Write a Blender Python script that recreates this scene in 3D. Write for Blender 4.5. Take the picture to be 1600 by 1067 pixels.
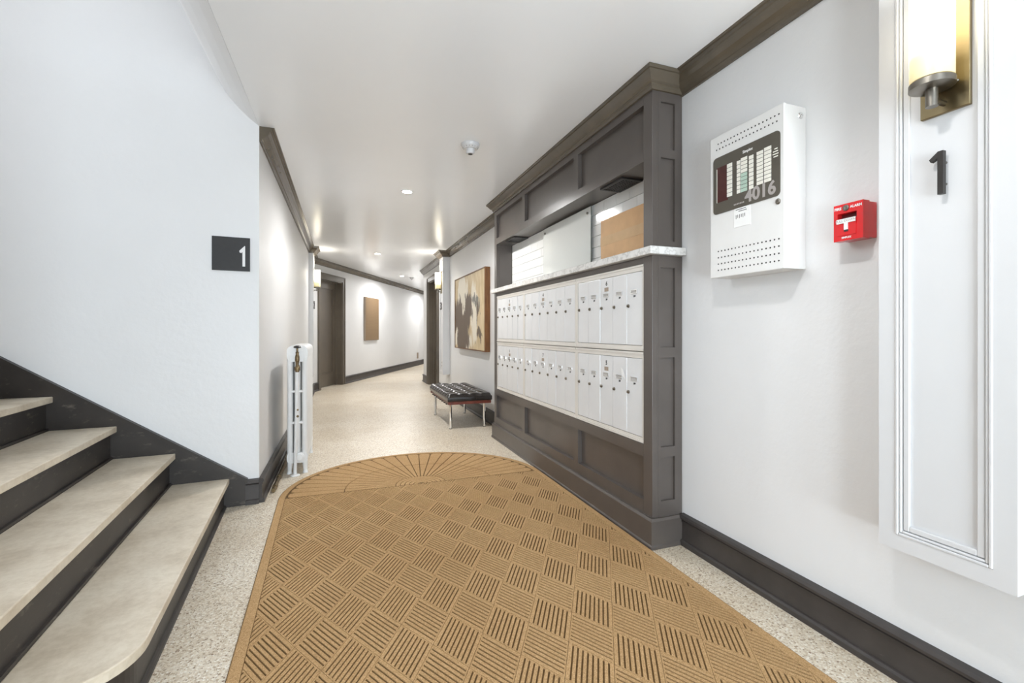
import bpy, bmesh, math, random
from mathutils import Vector, Matrix
random.seed(7)
for o in list(bpy.data.objects):
    bpy.data.objects.remove(o, do_unlink=True)
scene = bpy.context.scene
COL = scene.collection
PI = math.pi

# ------------------------------------------------------------------ camera, world, lights, exposure
FPX = 720.0
YAW = math.atan((800 - 536.0) / FPX)
EYE = 1.12
cd = bpy.data.cameras.new('camera')
cd.sensor_width = 36.0
cd.lens = FPX / 1600 * 36.0
cd.shift_y = -(533.5 - 517.0) / 1600
cd.clip_start = 0.02
cam = bpy.data.objects.new('camera', cd)
cam.location = (0, 0, EYE)
cam.rotation_euler = (PI / 2, 0, -YAW)
COL.objects.link(cam)
scene.camera = cam

world = bpy.data.worlds.new('world')
scene.world = world
world.use_nodes = True
bg = world.node_tree.nodes['Background']
bg.inputs[0].default_value = (0.80, 0.90, 1.0, 1)
bg.inputs[1].default_value = 0.6

vs = scene.view_settings
vs.view_transform = 'Standard'
vs.look = 'None'
vs.gamma = 1
vs.use_curve_mapping = False
vs.exposure = 0.90


def area_light(name, loc, rot, sx, sy, power, color):
    l = bpy.data.lights.new(name, 'AREA')
    l.shape = 'RECTANGLE'
    l.size, l.size_y = sx, sy
    l.energy, l.color = power, color
    o = bpy.data.objects.new(name, l)
    o.location, o.rotation_euler = loc, rot
    COL.objects.link(o)
    return o


# daylight outside the glazed street door behind the camera and outside the added stair window
area_light('daylight_street', (0.30, -4.6, 1.7), (PI / 2, 0, 0), 5.0, 3.0, 330, (0.72, 0.88, 1.0))
# added upward fill lamp in place of pavement bounce, to brighten the ceiling
area_light('ceiling_fill_street', (0.30, -3.4, 0.10), (PI / 2 + 0.75, 0, 0), 3.6, 1.6, 300, (0.88, 0.94, 1.0))
area_light('stairwell_fill', (-4.75, 2.45, 3.6), (0, -PI / 2, 0), 1.6, 1.5, 74, (0.93, 0.96, 1.0))  # lamp added behind the unseen window to light the stairwell

# ------------------------------------------------------------------ materials
MATS = {}


def nodes_of(name):
    m = bpy.data.materials.new(name)
    m.use_nodes = True
    nt = m.node_tree
    return m, nt, nt.nodes['Principled BSDF']


def mapped(nt, scale=(1, 1, 1), coord='Object'):
    tc = nt.nodes.new('ShaderNodeTexCoord')
    mp = nt.nodes.new('ShaderNodeMapping')
    mp.inputs['Scale'].default_value = scale
    nt.links.new(tc.outputs[coord], mp.inputs[0])
    return mp.outputs[0]


def geo_pos(nt, scale=(1, 1, 1)):
    g = nt.nodes.new('ShaderNodeNewGeometry')
    mp = nt.nodes.new('ShaderNodeMapping')
    mp.inputs['Scale'].default_value = scale
    nt.links.new(g.outputs['Position'], mp.inputs[0])
    return mp.outputs[0]


def noise(nt, vec, scale, detail=4, rough=0.55):
    n = nt.nodes.new('ShaderNodeTexNoise')
    n.inputs['Scale'].default_value = scale
    n.inputs['Detail'].default_value = detail
    n.inputs['Roughness'].default_value = rough
    nt.links.new(vec, n.inputs['Vector'])
    return n


def ramp(nt, fac, stops):
    r = nt.nodes.new('ShaderNodeValToRGB')
    e = r.color_ramp.elements
    while len(e) < len(stops):
        e.new(0.5)
    for i, (p, c) in enumerate(stops):
        e[i].position = p
        e[i].color = (c[0], c[1], c[2], 1)
    nt.links.new(fac, r.inputs[0])
    return r.outputs[0]


def mixc(nt, fac, a, b, mode='MIX'):
    m = nt.nodes.new('ShaderNodeMix')
    m.data_type = 'RGBA'
    m.blend_type = mode
    for sock, v in ((m.inputs[0], fac), (m.inputs[6], a), (m.inputs[7], b)):
        if hasattr(v, 'links'):
            nt.links.new(v, sock)
        elif isinstance(v, (int, float)):
            sock.default_value = v
        else:
            sock.default_value = (v[0], v[1], v[2], 1)
    return m.outputs[2]


def bump(nt, bsdf, height, strength=0.2, dist=0.01):
    b = nt.nodes.new('ShaderNodeBump')
    b.inputs['Strength'].default_value = strength
    b.inputs['Distance'].default_value = dist
    nt.links.new(height, b.inputs['Height'])
    nt.links.new(b.outputs[0], bsdf.inputs['Normal'])


def simple(name, col, rough=0.5, metal=0.0, var=0.0, vscale=8, bstr=0.0, bscale=60, spec=0.5, coat=0.0):
    m, nt, b = nodes_of(name)
    b.inputs['Roughness'].default_value = rough
    b.inputs['Metallic'].default_value = metal
    b.inputs['Specular IOR Level'].default_value = spec
    b.inputs['Coat Weight'].default_value = coat
    p = geo_pos(nt)
    n = noise(nt, p, vscale, 5)
    lo = [max(0, c * (1 - var)) for c in col]
    hi = [min(1, c * (1 + var)) for c in col]
    nt.links.new(ramp(nt, n.outputs[0], [(0.3, lo), (0.7, hi)]), b.inputs['Base Color'])
    if bstr:
        n2 = noise(nt, p, bscale, 4)
        bump(nt, b, n2.outputs[0], bstr, 0.004)
    MATS[name] = m
    return m


simple('wall_paint', (0.75, 0.75, 0.75), 0.42, var=0.012, vscale=3, bstr=0.35, bscale=26)
simple('ceiling_paint', (0.915, 0.935, 0.96), 0.22, var=0.008, vscale=2, bstr=0.05, bscale=12)
simple('white_trim', (0.65, 0.65, 0.655), 0.35, var=0.01)
simple('white_metal', (0.74, 0.735, 0.72), 0.32, var=0.02, bstr=0.03, bscale=90)
simple('mail_door', (0.72, 0.725, 0.73), 0.34, 0.12, var=0.03, vscale=5)
simple('mail_frame', (0.70, 0.67, 0.62), 0.36, 0.1, var=0.03, vscale=6)
simple('dark_paint', (0.094, 0.080, 0.071), 0.30, var=0.10, vscale=5, bstr=0.03, bscale=70)
simple('crown_paint', (0.105, 0.085, 0.060), 0.22, var=0.12, vscale=6)
simple('door_paint', (0.115, 0.094, 0.070), 0.34, var=0.10, vscale=5)
simple('brass', (0.45, 0.33, 0.16), 0.30, 1.0, var=0.15, vscale=30)
simple('old_brass', (0.20, 0.145, 0.08), 0.42, 1.0, var=0.35, vscale=60)
simple('nickel', (0.24, 0.22, 0.19), 0.32, 1.0, var=0.06, vscale=30)
simple('bronze_plate', (0.29, 0.23, 0.13), 0.34, 1.0, var=0.08, vscale=14)
simple('chrome', (0.80, 0.80, 0.80), 0.09, 1.0, var=0.02)
simple('black_plastic', (0.015, 0.014, 0.013), 0.4, var=0.1)
simple('numeral_bronze', (0.030, 0.026, 0.023), 0.35, 0.3, var=0.1)
simple('sign_black', (0.021, 0.020, 0.020), 0.55, var=0.10, vscale=40)
simple('print_white', (0.80, 0.80, 0.79), 0.5, var=0.01)
simple('print_grey', (0.36, 0.33, 0.31), 0.5, var=0.02)
simple('print_black', (0.025, 0.025, 0.025), 0.6, var=0.05)
simple('name_grey', (0.46, 0.44, 0.42), 0.5, var=0.12, vscale=120)
simple('lock_metal', (0.20, 0.175, 0.14), 0.35, 1.0, var=0.2, vscale=60)
simple('paper', (0.84, 0.84, 0.83), 0.7, var=0.02)
simple('lens_cream', (0.80, 0.78, 0.70), 0.35, var=0.06, vscale=50)
simple('lens_green', (0.42, 0.55, 0.46), 0.35, var=0.06, vscale=50)
simple('lens_red', (0.06, 0.014, 0.012), 0.2, var=0.2, vscale=30)
simple('panel_plate', (0.085, 0.075, 0.058), 0.25, var=0.08, vscale=10)
simple('alarm_red', (0.66, 0.012, 0.014), 0.25, var=0.05, vscale=20, coat=0.3)
simple('alarm_dark', (0.12, 0.004, 0.004), 0.4, var=0.1)
simple('radiator_white', (0.80, 0.80, 0.79), 0.36, var=0.03, vscale=20, bstr=0.12, bscale=80)
simple('leather', (0.018, 0.014, 0.012), 0.22, var=0.2, vscale=18, bstr=0.10, bscale=220, spec=0.6)
simple('bench_wood', (0.15, 0.035, 0.020), 0.32, var=0.25, vscale=25)
simple('strap', (0.030, 0.014, 0.010), 0.55, var=0.2)
simple('tile', (0.80, 0.80, 0.78), 0.12, var=0.015, vscale=9)
simple('grout', (0.70, 0.70, 0.68), 0.8, var=0.03)
simple('glass_board', (0.70, 0.71, 0.68), 0.07, var=0.01, vscale=3)
simple('glass_edge', (0.16, 0.18, 0.16), 0.15, var=0.05)
simple('cardboard', (0.60, 0.36, 0.17), 0.6, var=0.06, vscale=14)
simple('packing_tape', (0.66, 0.45, 0.26), 0.12, var=0.05, vscale=14)
simple('grille_black', (0.016, 0.014, 0.013), 0.45, var=0.1)
simple('lamp_trim', (0.85, 0.85, 0.84), 0.4, var=0.01)
simple('outlet', (0.72, 0.71, 0.69), 0.4, var=0.02)
simple('taupe_plate', (0.34, 0.27, 0.21), 0.5, var=0.05)
simple('mat_base', (0.15, 0.09, 0.042), 0.95, var=0.25, vscale=60, spec=0.1)
simple('dust_scuff', (0.62, 0.55, 0.45), 0.8, var=0.05)


def emit(name, col, strength):
    m = bpy.data.materials.new(name)
    m.use_nodes = True
    nt = m.node_tree
    nt.nodes.remove(nt.nodes['Principled BSDF'])
    e = nt.nodes.new('ShaderNodeEmission')
    e.inputs[0].default_value = (*col, 1)
    e.inputs[1].default_value = strength
    nt.links.new(e.outputs[0], nt.nodes['Material Output'].inputs[0])
    MATS[name] = m


emit('lamp_glow', (1.0, 0.95, 0.86), 22)


def shade_mat():
    m, nt, b = nodes_of('opal_glass')
    b.inputs['Base Color'].default_value = (0.50, 0.46, 0.34, 1)
    b.inputs['Roughness'].default_value = 0.25
    # the bulb sits in the upper half of the opal shade: the glow falls off along the shade's own height
    tc = nt.nodes.new('ShaderNodeTexCoord')
    sp = nt.nodes.new('ShaderNodeSeparateXYZ')
    nt.links.new(tc.outputs['Generated'], sp.inputs[0])
    c = ramp(nt, sp.outputs[2], [(0.0, (0.075, 0.058, 0.022)), (0.22, (0.14, 0.115, 0.062)), (0.5, (0.75, 0.68, 0.52)), (1.0, (1, 0.93, 0.78))])
    nt.links.new(c, b.inputs['Emission Color'])
    b.inputs['Emission Strength'].default_value = 3.6
    MATS['opal_glass'] = m


shade_mat()


def worn_dark():
    # painted base boards and risers with scuffs and scratches
    for name, base, sc, amt in (('scuffed_base', (0.045, 0.038, 0.035), (0.16, 0.15, 0.14), 0.62),
                                ('riser_paint', (0.030, 0.024, 0.020), (0.17, 0.145, 0.115), 0.58)):
        m, nt, b = nodes_of(name)
        p = geo_pos(nt)
        a = noise(nt, geo_pos(nt, (2, 2, 5)), 5, 8, 0.72)
        f = ramp(nt, a.outputs[0], [(amt, (0, 0, 0)), (amt + 0.2, (1, 1, 1))])
        n2 = noise(nt, p, 6, 4)
        c0 = ramp(nt, n2.outputs[0], [(0.3, [v * 0.75 for v in base]), (0.7, [v * 1.25 for v in base])])
        nt.links.new(mixc(nt, f, c0, sc), b.inputs['Base Color'])
        b.inputs['Roughness'].default_value = 0.42
        bump(nt, b, a.outputs[0], 0.12, 0.004)
        MATS[name] = m


worn_dark()


def terrazzo():
    m, nt, b = nodes_of('terrazzo')
    p = geo_pos(nt)
    v = nt.nodes.new('ShaderNodeTexVoronoi')
    v.inputs['Scale'].default_value = 150
    nt.links.new(p, v.inputs['Vector'])
    sp = nt.nodes.new('ShaderNodeSeparateColor')
    nt.links.new(v.outputs['Color'], sp.inputs[0])
    chips = ramp(nt, sp.outputs[0], [(0.0, (0.26, 0.17, 0.10)), (0.14, (0.52, 0.41, 0.28)), (0.40, (0.68, 0.58, 0.44)),
                                     (0.72, (0.80, 0.72, 0.59)), (1.0, (0.90, 0.86, 0.78))])
    v2 = nt.nodes.new('ShaderNodeTexVoronoi')
    v2.inputs['Scale'].default_value = 150
    v2.feature = 'DISTANCE_TO_EDGE'
    nt.links.new(p, v2.inputs['Vector'])
    edge = ramp(nt, v2.outputs['Distance'], [(0.02, (1, 1, 1)), (0.10, (0, 0, 0))])
    c = mixc(nt, edge, chips, (0.70, 0.64, 0.54))
    big = noise(nt, p, 1.6, 5)
    st = ramp(nt, big.outputs[0], [(0.35, (0.86, 0.82, 0.76)), (0.62, (1, 1, 1))])
    c = mixc(nt, 0.8, c, st, 'MULTIPLY')
    nt.links.new(c, b.inputs['Base Color'])
    b.inputs['Roughness'].default_value = 0.38
    bump(nt, b, v2.outputs['Distance'], 0.05, 0.002)
    MATS['terrazzo'] = m


terrazzo()


def stone():
    m, nt, b = nodes_of('tread_stone')
    p = geo_pos(nt)
    a = noise(nt, p, 4.5, 8, 0.62)
    f = noise(nt, geo_pos(nt, (1, 1, 1)), 38, 6, 0.7)
    c1 = ramp(nt, a.outputs[0], [(0.28, (0.52, 0.44, 0.33)), (0.5, (0.68, 0.60, 0.48)), (0.75, (0.76, 0.69, 0.57))])
    c2 = ramp(nt, f.outputs[0], [(0.3, (0.82, 0.79, 0.74)), (0.6, (1, 1, 1))])
    nt.links.new(mixc(nt, 0.7, c1, c2, 'MULTIPLY'), b.inputs['Base Color'])
    b.inputs['Roughness'].default_value = 0.5
    bump(nt, b, f.outputs[0], 0.08, 0.004)
    MATS['tread_stone'] = m


stone()


def marble():
    m, nt, b = nodes_of('marble')
    p = geo_pos(nt)
    a = noise(nt, p, 16, 8, 0.65)
    c = ramp(nt, a.outputs[0], [(0.38, (0.80, 0.79, 0.77)), (0.49, (0.74, 0.73, 0.71)), (0.53, (0.55, 0.54, 0.52)), (0.57, (0.76, 0.75, 0.73)), (0.8, (0.80, 0.79, 0.77))])
    nt.links.new(c, b.inputs['Base Color'])
    b.inputs['Roughness'].default_value = 0.16
    MATS['marble'] = m


marble()


def matpile():
    m, nt, b = nodes_of('mat_pile')
    p = geo_pos(nt)
    f = noise(nt, p, 330, 3, 0.7)
    g = noise(nt, p, 1.7, 4)
    c = ramp(nt, f.outputs[0], [(0.30, (0.26, 0.158, 0.074)), (0.5, (0.48, 0.305, 0.146)), (0.72, (0.68, 0.465, 0.26))])
    d = ramp(nt, g.outputs[0], [(0.3, (0.86, 0.82, 0.78)), (0.65, (1, 1, 1))])
    nt.links.new(mixc(nt, 0.8, c, d, 'MULTIPLY'), b.inputs['Base Color'])
    b.inputs['Roughness'].default_value = 0.95
    b.inputs['Specular IOR Level'].default_value = 0.1
    bump(nt, b, f.outputs[0], 0.5, 0.002)
    MATS['mat_pile'] = m


matpile()


def walnut():
    m, nt, b = nodes_of('walnut_frame')
    p = geo_pos(nt, (14, 14, 1.2))
    a = noise(nt, p, 5, 6, 0.65)
    nt.links.new(ramp(nt, a.outputs[0], [(0.3, (0.10, 0.040, 0.012)), (0.7, (0.22, 0.095, 0.030))]), b.inputs['Base Color'])
    b.inputs['Roughness'].default_value = 0.4
    MATS['walnut_frame'] = m


walnut()


def blob(nt, uv, cx, cy, rx, ry, warp, soft=0.06):
    # soft-edged patch of paint: distorted ellipse in canvas coordinates
    a = nt.nodes.new('ShaderNodeVectorMath'); a.operation = 'ADD'
    nt.links.new(uv, a.inputs[0]); nt.links.new(warp, a.inputs[1])
    s = nt.nodes.new('ShaderNodeVectorMath'); s.operation = 'SUBTRACT'
    nt.links.new(a.outputs[0], s.inputs[0]); s.inputs[1].default_value = (0, cx, cy)
    d = nt.nodes.new('ShaderNodeVectorMath'); d.operation = 'MULTIPLY'
    nt.links.new(s.outputs[0], d.inputs[0]); d.inputs[1].default_value = (0, 1 / rx, 1 / ry)
    l = nt.nodes.new('ShaderNodeVectorMath'); l.operation = 'LENGTH'
    nt.links.new(d.outputs[0], l.inputs[0])
    return ramp(nt, l.outputs['Value'], [(max(0, 0.72 - soft), (1, 1, 1)), (0.72 + soft, (0, 0, 0))])


def canvas():
    m, nt, b = nodes_of('abstract_paint')
    uv = mapped(nt)          # object coordinates, origin at the canvas centre: y along the wall, z up
    n = noise(nt, mapped(nt, (1, 7, 2.2)), 1.1, 6, 0.65)
    w = nt.nodes.new('ShaderNodeVectorMath'); w.operation = 'SUBTRACT'
    nt.links.new(n.outputs['Color'], w.inputs[0]); w.inputs[1].default_value = (0.5, 0.5, 0.5)
    w2 = nt.nodes.new('ShaderNodeVectorMath'); w2.operation = 'SCALE'
    nt.links.new(w.outputs[0], w2.inputs[0]); w2.inputs['Scale'].default_value = 0.62
    W = w2.outputs[0]
    bgc = ramp(nt, noise(nt, mapped(nt, (1, 2, 1)), 4, 5).outputs[0], [(0.3, (0.52, 0.39, 0.21)), (0.55, (0.64, 0.51, 0.31)), (0.8, (0.74, 0.63, 0.45))])
    c = bgc
    cream, dark, grey = (0.80, 0.74, 0.62), (0.125, 0.088, 0.058), (0.20, 0.19, 0.16)
    # canvas half sizes: 0.80 along y (far edge = +0.80), 0.50 in z
    for col, bl in ((cream, (0.35, 0.28, 0.38, 0.34)), (cream, (-0.28, -0.02, 0.24, 0.62)), (cream, (0.30, -0.42, 0.62, 0.22)),
                    (dark, (0.52, -0.18, 0.58, 0.52)), (dark, (0.08, 0.02, 0.36, 0.34)), (dark, (0.32, -0.36, 0.50, 0.36)),
                    (cream, (0.30, 0.18, 0.10, 0.30)), (dark, (-0.45, 0.0, 0.12, 0.20)), (dark, (-0.52, -0.32, 0.14, 0.13)),
                    (grey, (-0.38, 0.12, 0.22, 0.08)), (cream, (0.74, -0.38, 0.10, 0.20))):
        c = mixc(nt, blob(nt, uv, *bl, W), c, col)
    nt.links.new(c, b.inputs['Base Color'])
    b.inputs['Roughness'].default_value = 0.5
    bump(nt, b, n.outputs[0], 0.25, 0.01)
    MATS['abstract_paint'] = m
    m, nt, b = nodes_of('woven_art')
    p = mapped(nt)
    w1 = nt.nodes.new('ShaderNodeTexWave'); w1.inputs['Scale'].default_value = 9; w1.bands_direction = 'Y'
    w2 = nt.nodes.new('ShaderNodeTexWave'); w2.inputs['Scale'].default_value = 9; w2.bands_direction = 'Z'
    for w in (w1, w2):
        w.inputs['Distortion'].default_value = 1.5
        nt.links.new(p, w.inputs['Vector'])
    c = mixc(nt, w1.outputs[1], (0.14, 0.085, 0.045), (0.26, 0.165, 0.09))
    c = mixc(nt, w2.outputs[1], c, (0.22, 0.145, 0.07))
    nt.links.new(c, b.inputs['Base Color'])
    b.inputs['Roughness'].default_value = 0.7
    MATS['woven_art'] = m


canvas()


def pane():
    m = bpy.data.materials.new('clear_glass')
    m.use_nodes = True
    nt = m.node_tree
    nt.nodes.remove(nt.nodes['Principled BSDF'])
    t = nt.nodes.new('ShaderNodeBsdfTransparent')
    g = nt.nodes.new('ShaderNodeBsdfGlossy'); g.inputs['Roughness'].default_value = 0.03
    mx = nt.nodes.new('ShaderNodeMixShader'); mx.inputs[0].default_value = 0.08
    nt.links.new(t.outputs[0], mx.inputs[1]); nt.links.new(g.outputs[0], mx.inputs[2])
    nt.links.new(mx.outputs[0], nt.nodes['Material Output'].inputs[0])
    MATS['clear_glass'] = m


pane()

# ------------------------------------------------------------------ mesh helpers
FR = {}          # offset of an object's origin inside its thing's frame


class MB:
    def __init__(self):
        self.bm = bmesh.new()

    def box(self, x0, x1, y0, y1, z0, z1, bev=0.0, seg=1):
        r = bmesh.ops.create_cube(self.bm, size=1)
        M = Matrix.Translation(((x0 + x1) / 2, (y0 + y1) / 2, (z0 + z1) / 2)) @ Matrix.Diagonal((abs(x1 - x0), abs(y1 - y0), abs(z1 - z0), 1))
        bmesh.ops.transform(self.bm, matrix=M, verts=r['verts'])
        if bev:
            es = list({e for v in r['verts'] for e in v.link_edges})
            bmesh.ops.bevel(self.bm, geom=es, offset=bev, segments=seg, affect='EDGES', profile=0.5)
        return self

    def frame(self, plane, a0, a1, b0, b1, n0, n1, wa, wb=None):
        """rectangular frame lying in 'yz' or 'xz' plane, n = thickness range"""
        wb = wb or wa
        for (p0, p1, q0, q1) in ((a0, a0 + wa, b0, b1), (a1 - wa, a1, b0, b1), (a0 + wa, a1 - wa, b0, b0 + wb), (a0 + wa, a1 - wa, b1 - wb, b1)):
            if plane == 'yz':
                self.box(n0, n1, p0, p1, q0, q1)
            else:
                self.box(p0, p1, n0, n1, q0, q1)
        return self

    def cyl(self, p, q, r, seg=16, r2=None):
        p, q = Vector(p), Vector(q)
        d = q - p
        res = bmesh.ops.create_cone(self.bm, cap_ends=True, segments=seg, radius1=r, radius2=r if r2 is None else r2, depth=d.length)
        M = Matrix.Translation((p + q) / 2) @ Vector((0, 0, 1)).rotation_difference(d.normalized()).to_matrix().to_4x4()
        bmesh.ops.transform(self.bm, matrix=M, verts=res['verts'])
        return self

    def lathe(self, prof, origin, seg=24, axis=(0, 0, 1), caps=True):
        bm = self.bm
        M = Matrix.Translation(Vector(origin)) @ Vector((0, 0, 1)).rotation_difference(Vector(axis).normalized()).to_matrix().to_4x4()
        rings = []
        for r, z in prof:
            if r < 1e-6:
                rings.append([bm.verts.new(M @ Vector((0, 0, z)))])
            else:
                rings.append([bm.verts.new(M @ Vector((r * math.cos(2 * PI * k / seg), r * math.sin(2 * PI * k / seg), z))) for k in range(seg)])
        for a, c in zip(rings, rings[1:]):
            for k in range(seg):
                k2 = (k + 1) % seg
                if len(a) == 1 and len(c) == 1:
                    continue
                if len(a) == 1:
                    bm.faces.new((a[0], c[k2], c[k]))
                elif len(c) == 1:
                    bm.faces.new((a[k], a[k2], c[0]))
                else:
                    bm.faces.new((a[k], a[k2], c[k2], c[k]))
        for rg, fl in ((rings[0], True), (rings[-1], False)):
            if caps and len(rg) > 1:
                bm.faces.new(rg[::-1] if fl else rg)
        return self

    def sweep(self, path, prof, side, closed_prof=True):
        """profile (offset from wall, z) swept along a 2-D polyline with mitred corners; side +1 = right of travel"""
        bm = self.bm
        P = [Vector(p) for p in path]
        rings = []
        for i, p in enumerate(P):
            ns = []
            if i > 0:
                d = (p - P[i - 1]).normalized(); ns.append(Vector((d.y, -d.x)) * side)
            if i < len(P) - 1:
                d = (P[i + 1] - p).normalized(); ns.append(Vector((d.y, -d.x)) * side)
            n = sum(ns, Vector((0, 0)))
            if len(ns) == 2:
                n = n / max(0.2, 1 + ns[0].dot(ns[1]))
            rings.append([bm.verts.new((p.x + n.x * o, p.y + n.y * o, z)) for o, z in prof])
        k = len(prof)
        for a, c in zip(rings, rings[1:]):
            for j in range(k):
                j2 = (j + 1) % k
                bm.faces.new((a[j], a[j2], c[j2], c[j]))
        bm.faces.new(rings[0]); bm.faces.new(rings[-1][::-1])
        bmesh.ops.recalc_face_normals(bm, faces=bm.faces)
        return self

    def prism(self, pts, z0, z1, axis='z'):
        bm = self.bm

        def mk(a, b, h):
            return {'z': (a, b, h), 'y': (a, h, b), 'x': (h, a, b)}[axis]
        lo = [bm.verts.new(mk(a, b, z0)) for a, b in pts]
        hi = [bm.verts.new(mk(a, b, z1)) for a, b in pts]
        n = len(pts)
        bm.faces.new(lo[::-1]); bm.faces.new(hi)
        for i in range(n):
            bm.faces.new((lo[i], lo[(i + 1) % n], hi[(i + 1) % n], hi[i]))
        return self

    def tube(self, pts, r, seg=8):
        for a, c in zip(pts, pts[1:]):
            self.cyl(a, c, r, seg)
        return self

    def build(self, name, mat, parent=None, smooth=False, kind=None, bevel=0.0):
        bm = self.bm
        bmesh.ops.recalc_face_normals(bm, faces=bm.faces)
        vs_ = [v.co for v in bm.verts]
        lo = Vector((min(v.x for v in vs_), min(v.y for v in vs_), min(v.z for v in vs_)))
        hi = Vector((max(v.x for v in vs_), max(v.y for v in vs_), max(v.z for v in vs_)))
        c = (lo + hi) / 2
        if parent is None:
            c.z = lo.z
        bmesh.ops.translate(bm, vec=-c, verts=bm.verts)
        me = bpy.data.meshes.new(name)
        bm.to_mesh(me)
        bm.free()
        o = bpy.data.objects.new(name, me)
        me.materials.append(MATS[mat])
        COL.objects.link(o)
        FR[o] = c.copy()
        o.location = c - (FR[parent] if parent is not None else Vector((0, 0, 0)))
        if parent is not None:
            o.parent = parent
        if smooth:
            for p in me.polygons:
                p.use_smooth = True
            try:
                me.set_sharp_from_angle(angle=math.radians(38))
            except Exception:
                pass
        if kind:
            o['kind'] = kind
        if bevel:
            md = o.modifiers.new('edge', 'BEVEL'); md.width = bevel; md.segments = 2; md.limit_method = 'ANGLE'
        return o


def thing(name, label, cat, loc=(0, 0, 0), rotz=0.0, group=None):
    o = bpy.data.objects.new(name, None)
    o.empty_display_size = 0.1
    COL.objects.link(o)
    o.location = loc
    o.rotation_euler = (0, 0, rotz)
    o['label'], o['category'] = label, cat
    if group:
        o['group'] = group
    FR[o] = Vector((0, 0, 0)) if rotz else Vector(loc)
    return o


def local(o):
    FR[o] = Vector((0, 0, 0))
    return o


def tag(o, label, cat, group=None):
    o['label'], o['category'] = label, cat
    if group:
        o['group'] = group
    return o


def struct(o):
    o['kind'] = 'structure'
    return o


def sroot(name, loc=(0, 0, 0), rotz=0.0):
    o = bpy.data.objects.new(name, None)
    o.empty_display_size = 0.1
    COL.objects.link(o)
    o.location = loc
    o.rotation_euler = (0, 0, rotz)
    o['kind'] = 'structure'
    FR[o] = Vector((0, 0, 0)) if rotz else Vector(loc)
    return o


def share(src, name, parent, centre):
    """another piece with the same mesh at `centre` (in the thing's frame)"""
    o = bpy.data.objects.new(name, src.data)
    COL.objects.link(o)
    o.parent = parent
    c = Vector(centre)
    FR[o] = c
    o.location = c - FR[parent]
    return o


def text_mesh(s, size, depth, M, bold=0.0):
    cu = bpy.data.curves.new('lettering', 'FONT')
    cu.body = s
    cu.size = size
    cu.extrude = depth / 2
    cu.offset = bold
    cu.align_x, cu.align_y = 'CENTER', 'CENTER'
    cu.resolution_u = 3
    ob = bpy.data.objects.new('lettering', cu)
    COL.objects.link(ob)
    bpy.context.view_layer.update()
    me = bpy.data.meshes.new_from_object(ob.evaluated_get(bpy.context.evaluated_depsgraph_get()))
    bpy.data.objects.remove(ob)
    mb = MB()
    mb.bm.from_mesh(me)
    bmesh.ops.transform(mb.bm, matrix=M, verts=mb.bm.verts)
    bpy.data.meshes.remove(me)
    return mb


# text on a wall facing -X (right-hand wall): reads along -Y, up +Z
def on_right(x, y, z):
    return Matrix.Translation((x, y, z)) @ Matrix(((0, 0, -1, 0), (-1, 0, 0, 0), (0, 1, 0, 0), (0, 0, 0, 1)))


# ------------------------------------------------------------------ the place
CEIL = 2.46
XR, XL = 1.69, -0.515
YB = -1.6
YS = 3.40                       # corner of the stair wall
YA = 9.20                       # the corridor bends here
ANG = math.radians(25.1)
DA = Vector((math.sin(ANG), math.cos(ANG)))
NA = Vector((DA.y, -DA.x))      # into the corridor
P0 = Vector((XL, YA))
YR = 10.34                      # end of the right-hand wall
LA = 9.0


def alongA(s, off=0.0):
    p = P0 + DA * s + NA * off
    return (p.x, p.y)


struct(MB().box(-5.2, 8.0, YB - 1.2, 19.5, -0.12, 0.0).build('floor', 'terrazzo'))
m = MB().box(XL, 8.0, YB - 0.2, 19.5, CEIL, CEIL + 0.24)
m.box(-1.05, XL, YB - 0.2, 1.45, CEIL, CEIL + 0.24)
struct(m.build('ceiling', 'ceiling_paint'))

# right wall with the recessed door 3
D3a, D3b, DTOP = 8.68, 9.66, 2.13
m = MB().box(XR, XR + 0.30, YB, D3a, 0, CEIL).box(XR, XR + 0.30, D3b, YR, 0, CEIL).box(XR, XR + 0.30, D3a, D3b, DTOP, CEIL)
e = Vector((XR, YR)) + DA * 8.0
q = [(XR, YR), (e.x, e.y), (e.x + 0.3, e.y), (XR + 0.30, YR)]
m.prism(q, 0, CEIL)
struct(m.build('wall_right', 'wall_paint'))

struct(MB().box(XL - 0.25, XL, YS, YA, 0, CEIL).build('wall_left', 'wall_paint'))

# angled far wall, in its own frame: local x along the wall, local -y into the wall
def rstruct(name, mb, mat, loc, rot):
    bmesh.ops.transform(mb.bm, matrix=Matrix.Translation(loc) @ Matrix.Rotation(rot, 4, 'Z'), verts=mb.bm.verts)
    return struct(mb.build(name, mat))


D1a, D1b = 0.255, 1.16
m = MB().box(0, D1a, 0, 0.35, 0, CEIL).box(D1b, LA, 0, 0.35, 0, CEIL).box(D1a, D1b, 0, 0.35, DTOP, CEIL)
rstruct('wall_far', m, 'wall_paint', (P0.x, P0.y, 0), PI / 2 - ANG)
m = MB().box(LA, LA + 0.2, -3.5, 0.35, 0, CEIL)
rstruct('wall_end', m, 'wall_paint', (P0.x, P0.y, 0), PI / 2 - ANG)

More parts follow.
